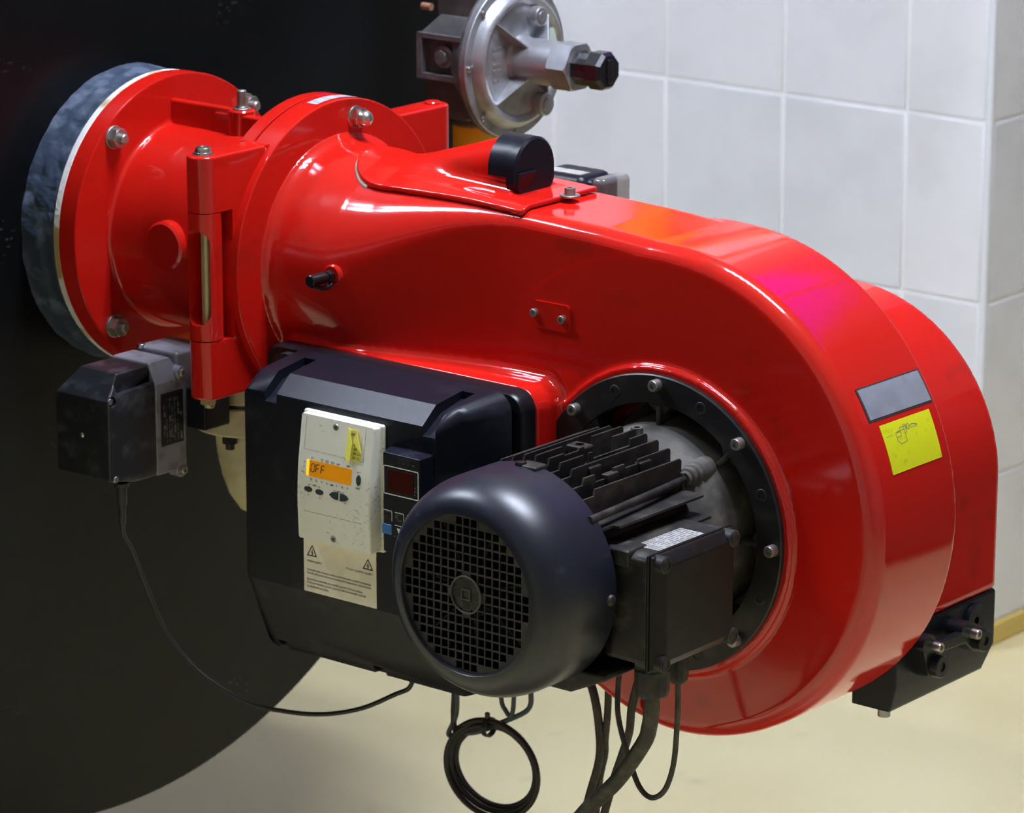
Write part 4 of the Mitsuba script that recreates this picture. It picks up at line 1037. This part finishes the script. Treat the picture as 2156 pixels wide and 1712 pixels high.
part(sv, 'body', cat(bod, rbox(X0 - 0.002, X1 + 0.0005, -0.0760, -0.064, -0.0345, 0.071, 0.003), rbox(X0 + 0.010, X1 - 0.006, -0.070, -0.020, 0.02, 0.0870, 0.004), cyl(0.0075, X1 - 0.012, X1 + 0.001, 'x', (0, -0.0725, -0.0300), 20, 0.001), cyl(0.0065, X1 - 0.012, X1 + 0.002, 'x', (0, -0.0720, 0.0690), 20, 0.001)), 'servo_gray', 25, label='gray cast body of the servo')
part(sv, 'label_plate', bx(X1 - 0.001, X1 + 0.0006, -0.1000, -0.0690, -0.0010, 0.0520), 'void_black', False, label='black data plate')
dp = []
for y in (-0.0965, -0.0930, -0.0890, -0.0855, -0.0820, -0.0775, -0.0735):
    z = 0.002
    while z < 0.045:
        L = rng.uniform(0.002, 0.008)
        if rng.random() < 0.7: dp.append(bx(X1 + 0.0003, X1 + 0.0009, y, y + rng.choice([0.0007, 0.0010, 0.0022]), z, min(z + L, 0.046)))
        z += L + 0.0015
part(sv, 'label_print', cat(*dp), 'alu_dark', False)
for y, z in ((-0.1655, 0.0580), (-0.1640, -0.0200)):
    part(sv, 'cover_screw', cyl(0.0034, X1 - 0.009, X1 + (-0.0025 if z > 0 else 0.0010), 'x', (0, y, z), 16, 0.0006), 'dull_steel')
part(sv, 'cover_screw', lathe([(0, -0.1738), (0.0018, -0.1736), (0.0026, -0.1725), (0.0026, -0.171), (0, -0.171)], 'y', (-0.5665, 0, 0.0205), 16), 'steel')
for y, z in ((-0.0720, 0.0690), (-0.0725, -0.0300)):
    part(sv, 'body_screw', allen(0.0040, 0.004, 0.002, 'x', (X1 + 0.001, y, z)), 'dull_steel')
part(sv, 'body_screw', allen(0.0040, 0.004, 0.002, 'z', (X0 + 0.018, -0.070, 0.0850)), 'steel')
part(sv, 'plug', cat(cyl(0.0050, -0.050, -0.028, 'z', (-0.5385, -0.148, 0), 20), cyl(0.0036, -0.070, -0.048, 'z', (-0.5385, -0.148, 0), 16), cyl(0.0075, -0.0315, -0.028, 'z', (-0.5385, -0.148, 0), 20)), 'rubber')
part(sv, 'mount_block', rbox(-0.529, -0.503, -0.066, -0.030, 0.012, 0.052, 0.002), 'black_plastic')

gt = thing('gas_throttle', 'cream painted gas throttle with an elbow, half hidden behind the black control box', 'valve')
part(gt, 'body', lathe([(0, 0.075), (0.058, 0.075), (0.0585, 0.028), (0.0575, 0.027), (0, 0.027)], 'z', (-0.533, 0.035, 0), 64), 'cream_paint', 30)
part(gt, 'seal', cyl(0.0560, 0.0225, 0.028, 'z', (-0.533, 0.035, 0), 64), 'rubber')
part(gt, 'flange', lathe([(0, 0.0228), (0.0575, 0.0228), (0.0590, 0.0215), (0.0600, -0.0040), (0.0585, -0.006), (0, -0.006)], 'z', (-0.533, 0.035, 0), 64), 'cream_paint', 30)
part(gt, 'elbow', lathe([(0, -0.005), (0.0440, -0.005), (0.0445, -0.015), (0.0430, -0.035), (0.0385, -0.058), (0.0315, -0.078), (0.021, -0.094), (0.010, -0.101), (0, -0.103)], 'z', (-0.529, 0.04, 0), 64), 'cream_paint', 40)
part(gt, 'flange_bolt', cat(hexprism(0.008, -0.014, -0.005, 'z', (-0.519, -0.014, 0)), cyl(0.0045, -0.020, -0.005, 'z', (-0.519, -0.014, 0))), 'rubber')

gp = thing('gas_pipe', 'yellow gas pipe behind the red hinge bracket, below the regulator', 'pipe')
VY, VZ = 0.440, 0.3115
part(gp, 'pipe', tube([(-0.576, VY, 0.238), (-0.576, VY, 0.18), (-0.576, VY, 0.06), (-0.570, VY - 0.015, 0.012), (-0.555, VY - 0.06, -0.010), (-0.545, 0.25, -0.012), (-0.535, 0.09, -0.012)], 0.0245, 28, 8), 'yellow_pipe_paint', True)
part(gp, 'upper_pipe', tube([(-0.575, VY, 0.42), (-0.575, VY, 0.52), (-0.575, VY, 0.75)], 0.0245, 28, 6), 'yellow_pipe_paint', True)
part(gp, 'riser', tube([(-0.575, VY, 0.72), (-0.575, VY, 0.86), (-0.575, VY + 0.03, 0.91), (-0.575, VY + 0.10, 0.93), (-0.575, 1.0, 0.93), (-0.575, YB - 0.16, 0.93), (-0.595, YB - 0.09, 0.93), (-0.66, YB - 0.07, 0.93), (-1.00, YB - 0.07, 0.93)], 0.0245, 24, 8), 'yellow_pipe_paint', True)
part(gp, 'wall_pipe', tube([(-1.13, YB - 0.07, 0.70), (-1.13, YB - 0.07, 1.4), (-1.13, YB - 0.07, ZC)], 0.034, 28, 4), 'yellow_pipe_paint', True)
part(gp, 'tee', cat(cyl(0.043, 0.70, 1.0, 'z', (-1.13, YB - 0.07, 0), 28, 0.004), cyl(0.034, -1.13, -0.99, 'x', (0, YB - 0.07, 0.93), 24, 0.003)), 'yellow_pipe_paint')

rg = thing('gas_regulator', 'cast aluminum gas pressure regulator with a round diaphragm case and a black adjusting knob', 'regulator')
ctr = (0, VY, 0.3106)
part(rg, 'diaphragm_case', lathe([(0, -0.560), (0.060, -0.560), (0.070, -0.540), (0.0835, -0.5290), (0.0845, -0.5280), (0.0845, -0.5215), (0.0835, -0.5205), (0.0745, -0.5205), (0.0725, -0.5150), (0.0700, -0.5105), (0.0660, -0.5085), (0.0620, -0.5095), (0.0590, -0.5125), (0.045, -0.5125), (0.032, -0.5115), (0, -0.5115)], 'x', ctr, 128), 'cast_alu', 40)
part(rg, 'rim', cat(lathe([(0.0720, -0.531), (0.0846, -0.531), (0.0850, -0.5300), (0.0850, -0.5275), (0.0720, -0.5275), (0.0720, -0.531)], 'x', ctr, 96)), 'alu_dark', 40)
part(rg, 'spring_tube', lathe([(0, -0.515), (0.030, -0.515), (0.0262, -0.5105), (0.0243, -0.505), (0.0240, -0.460), (0, -0.460)], 'x', (0, VY, VZ), 64), 'cast_alu', 40)
part(rg, 'hexagon_collar', hexprism(0.0275, -0.460, -0.434, 'x', (0, VY, VZ), 0.08), 'cast_alu', 25)
star = [((0.0188 + 0.0022 * (k % 2)) * math.cos(k * math.pi / 8), (0.0188 + 0.0022 * (k % 2)) * math.sin(k * math.pi / 8)) for k in range(16)]
kb = m3.Manifold.batch_hull([mf(extr(Polygon(star), -0.414, -0.399, 'x')), mf(extr(Polygon(star).buffer(-0.003), -0.40, -0.3950, 'x'))])
kt = cat(extr(Polygon(star).buffer(-0.0022), -0.436, -0.414, 'x'), kb, rbox(-0.396, -0.3925, -0.004, 0.004, -0.013, 0.013, 0.001))
kt.vertices = np.array(kt.vertices) + [0, VY, VZ]
part(rg, 'knob', kt, 'black_smooth', 25, label='black fluted knob')
for y, z, r in ((0.4590, 0.3560, 0.0105), (0.4690, 0.2600, 0.0125)):
    part(rg, 'boss', cat(cyl(r, -0.520, -0.5000, 'x', (0, y, z), 32, 0.0012), cyl(r * 0.55, -0.503, -0.4985, 'x', (0, y, z), 24, 0.0005)), 'cast_alu', 40)
for k in range(4):
    a = math.radians(45 + 90 * k)
    c_, s_ = math.cos(a), math.sin(a)
    m = m3.Manifold.batch_hull([ball(0.0012, 8).translate(p) for p in ((-0.513, VY + 0.022 * c_, VZ + 0.022 * s_), (-0.490, VY + 0.0235 * c_, VZ + 0.0235 * s_), (-0.513, VY + 0.060 * c_, VZ + 0.060 * s_), (-0.5105, VY + 0.060 * c_, VZ + 0.060 * s_))])
    part(rg, 'web', m, 'cast_alu', 30)
for k in range(8):
    a = math.radians(45 * k)
    part(rg, 'rim_screw', cyl(0.0033, -0.5215, -0.5175, 'x', (0, VY + 0.0790 * math.cos(a), 0.3106 + 0.0790 * math.sin(a)), 16, 0.0008), 'steel')
tt = []
for i in range(5):
    for j in range(2):
        tt.append(rbox(-0.5130, -0.5116, VY - 0.048 + 0.008 * j, VY - 0.0425 + 0.008 * j, 0.292 + 0.0085 * i, 0.2955 + 0.0085 * i + 0.002 * (i % 2), 0.0005))
part(rg, 'cast_marking', cat(*tt), 'cast_alu', 30)
part(rg, 'type_label', cat(bx(-0.5120, -0.5110, 0.486, 0.500, 0.318, 0.3385)), 'valve_label_green', False)
part(rg, 'label_band', cat(bx(-0.5120, -0.5109, 0.500, 0.5045, 0.318, 0.3405)), 'valve_label_blue', False)
vb = m3.Manifold.batch_hull([rbox(-0.6030, -0.535, 0.375, 0.50, 0.2905, 0.3395, 0.003), rbox(-0.600, -0.535, 0.385, 0.50, 0.288, 0.341, 0.003)])
part(rg, 'valve_body', cat(rbox(-0.602, -0.540, 0.385, 0.50, 0.248, 0.345, 0.004), m3.Manifold.batch_hull([rbox(-0.602, -0.540, 0.378, 0.50, 0.335, 0.340, 0.003), rbox(-0.588, -0.540, 0.392, 0.49, 0.350, 0.358, 0.003)]), rbox(-0.595, -0.535, 0.395, 0.49, 0.35, 0.445, 0.006)), 'dark_casting', 30)
fr = sbox(-0.6030, 0.2905, -0.5360, 0.3395).difference(sbox(-0.5960, 0.2965, -0.5420, 0.3345))
part(rg, 'window_frame', extr(fr, 0.3745, 0.387, 'y'), 'alu_dark', False)
part(rg, 'plug', cat(cyl(0.0125, 0.379, 0.39, 'y', (-0.5705, 0, 0.3155), 32, 0.001), hexprism(0.008, 0.3745, 0.380, 'y', (-0.5705, 0, 0.3155))), 'alu_dark', 30)
part(rg, 'base_collar', cyl(0.030, 0.236, 0.252, 'z', (-0.574, VY, 0), 40, 0.002), 'dark_casting', 30)
part(rg, 'pipe_nipple', cyl(0.0035, 0.36, 0.368, 'x', (-0.95, 0.39, 0), 12) if False else lathe([(0, 0), (0.004, 0), (0.004, 0.012), (0, 0.012)], 'x', (-0.607, 0.39, 0.365), 16), 'copper')

psw = thing('pressure_switch', 'small black pressure switch with a clear cover, peeking over the back of the red housing', 'switch')
part(psw, 'body', cat(rbox(-0.2900, -0.2280, 0.180, 0.232, 0.190, 0.2625, 0.010, 14) - rbox(-0.285, -0.2330, 0.170, 0.184, 0.195, 0.2545, 0.006), rbox(-0.2280 - 0.004, -0.2200, 0.183, 0.229, 0.193, 0.2600, 0.008, 14)), 'black_plastic', 30)
part(psw, 'inner_block', cat(rbox(-0.281, -0.262, 0.1825, 0.19, 0.21, 0.2520, 0.003), rbox(-0.258, -0.238, 0.1825, 0.19, 0.205, 0.2465, 0.006)), 'black_smooth', 30)
scene['clear_plastic'] = {'type': 'principledthin', 'base_color': {'type': 'rgb', 'value': [0.72, 0.72, 0.69]}, 'roughness': 0.1, 'spec_trans': 0.75, 'diff_trans': 1.0, 'eta': 1.45}
part(psw, 'clear_cover', rbox(-0.2215, -0.2040, 0.184, 0.228, 0.194, 0.2630, 0.006, 14), 'clear_plastic', 30, label='clear plastic cover')
part(psw, 'label', bx(-0.286, -0.236, 0.187, 0.203, 0.2622, 0.2632), 'label_white', False)
part(psw, 'neck', cyl(0.012, 0.14, 0.2, 'z', (-0.26, 0.206, 0), 24) if False else lathe([(0, 0.12), (0.012, 0.12), (0.012, 0.21), (0, 0.21)], 'y', (-0.26, 0.0, 0.225), 24), 'black_smooth')

# ------------------------------------------------------------------ cables
solo('servo_cable', tube([(-0.5388, -0.148, -0.062), (-0.5450, -0.1400, -0.085), (-0.5465, -0.1270, -0.1040), (-0.5419, -0.1127, -0.1461), (-0.526, -0.1036, -0.1896), (-0.4905, -0.0945, -0.2265), (-0.4355, -0.0855, -0.2479), (-0.3935, -0.0764, -0.2508), (-0.3518, -0.0673, -0.2468), (-0.3105, -0.0582, -0.2341), (-0.2757, -0.0491, -0.2147), (-0.2582, -0.045, -0.2026), (-0.2450, -0.055, -0.170)], 0.0023, 12), 'rubber',
     'thin black cable hanging in a long curve from the servo to the control box', 'cable')
cx0, cz0, YCo = -0.2915, -0.3440, 0.12
cp_ = [(-0.3400, YCo, -0.12), (-0.3404, YCo, -0.20), (-0.3408, YCo, -0.2693), (-0.3421, YCo, -0.295), (-0.3400, YCo, -0.3120), (-0.3250, YCo, -0.3140)]
for k in range(0, 40):
    a = math.radians(140 - 28 * k)
    rr_ = 0.0480 + 0.0030 * math.sin(k * 0.52) - 0.0035 * (k / 13.0 - 1)
    cp_.append((cx0 + rr_ * 1.14 * math.cos(a), YCo + 0.004 * math.sin(k * 0.45) + 0.0045 * (k // 14) - 0.004, cz0 + rr_ * math.sin(a) - 0.002))
cp_ += [(-0.300, YCo, -0.3000), (-0.2790, YCo, -0.2935)]
ck = thing('coiled_cable', 'black cable tied into a round coil hanging below the fan cowl', 'cable')
part(ck, 'coil', tube(cp_, 0.0030, 10, 5), 'rubber', True)
part(ck, 'tail', tube([(-0.3360, YCo, -0.12), (-0.3370, YCo, -0.20), (-0.3380, YCo, -0.26), (-0.3385, YCo, -0.295), (-0.3485, YCo, -0.3185), (-0.342, YCo, -0.3200), (-0.3297, YCo, -0.3151), (-0.3079, YCo, -0.3075), (-0.2771, YCo + 0.003, -0.2903), (-0.2528, YCo + 0.003, -0.2757), (-0.2425, YCo, -0.2640), (-0.2420, YCo, -0.2500), (-0.2420, YCo, -0.20), (-0.2420, YCo, -0.12)], 0.0027, 10), 'cable_blue', True)
part(ck, 'tail', tube([(-0.2840, YCo, -0.12), (-0.2830, YCo, -0.21), (-0.2802, YCo, -0.2648), (-0.2740, YCo, -0.2780), (-0.268, YCo, -0.2822), (-0.2650, YCo, -0.2750), (-0.2638, YCo, -0.2611), (-0.262, YCo, -0.21), (-0.262, YCo, -0.12)], 0.0024, 10), 'cable_blue', True)
part(ck, 'tie', cat(ring(0.0085, 0.0105, -0.003, 0.003, 'x', (-0.2960, YCo, -0.3000), 24, 0.0005), rbox(-0.2985, -0.2940, YCo - 0.004, YCo, -0.292, -0.284, 0.001)), 'rubber')
solo('motor_cable', tube([(0.1045, -0.145, -0.098), (0.1042, -0.145, -0.118), (0.1000, -0.142, -0.134), (0.0915, -0.139, -0.1530), (0.0560, -0.130, -0.1990), (0.0120, -0.122, -0.2440), (-0.030, -0.11, -0.300), (-0.06, -0.09, -0.42), (-0.06, -0.06, -0.60), (-0.05, -0.03, ZF + 0.0078)], 0.0072, 16), 'cable_brown', 'thick dark cable running down from the terminal box gland past the red housing', 'cable')
solo('sensor_cable', tube([(0.0995, -0.100, -0.100), (0.0985, -0.098, -0.125), (0.0935, -0.092, -0.150), (0.0850, -0.085, -0.1900), (0.0720, -0.080, -0.2190), (0.0560, -0.078, -0.2310), (0.0420, -0.078, -0.2240), (0.0300, -0.078, -0.2000), (0.0180, -0.078, -0.166), (0.0140, -0.075, -0.140), (0.012, -0.066, -0.096)], 0.0026, 10), 'cable_brown', 'thin dark cable hanging in a U loop below the terminal box', 'cable')
solo('hanging_cable', tube([(-0.1420, 0.05, -0.165), (-0.1278, 0.06, -0.1899), (-0.1173, 0.06, -0.2078), (-0.1105, 0.06, -0.2399), (-0.1100, 0.06, -0.2738), (-0.1249, 0.06, -0.3263), (-0.145, 0.06, -0.42), (-0.155, 0.06, -0.55), (-0.15, 0.07, ZF + 0.005)], 0.0042, 12), 'cable_brown', 'dark cable dropping beside the fan cowl down to the floor, nearer the coiled cable', 'cable')
solo('hanging_cable', tube([(-0.1059, 0.07, -0.165), (-0.1055, 0.068, -0.1956), (-0.1040, 0.065, -0.2242), (-0.1060, 0.064, -0.2536), (-0.1080, 0.066, -0.2700), (-0.1170, 0.068, -0.310), (-0.130, 0.075, -0.42), (-0.13, 0.08, -0.55), (-0.125, 0.09, ZF + 0.005)], 0.0036, 12), 'cable_brown', 'slim dark cable dropping close behind the one beside the fan cowl', 'cable')
solo('hanging_cable', tube([(-0.020, 0.0, -0.160), (-0.0264, 0.0, -0.1849), (-0.0289, 0.0, -0.209), (-0.037, 0.0, -0.2344), (-0.0478, 0.0, -0.2655), (-0.065, 0.0, -0.33), (-0.085, 0.0, -0.45), (-0.09, 0.01, ZF + 0.005)], 0.0040, 12), 'cable_brown', 'dark cable dropping from under the red fan housing behind the thick motor cable', 'cable')
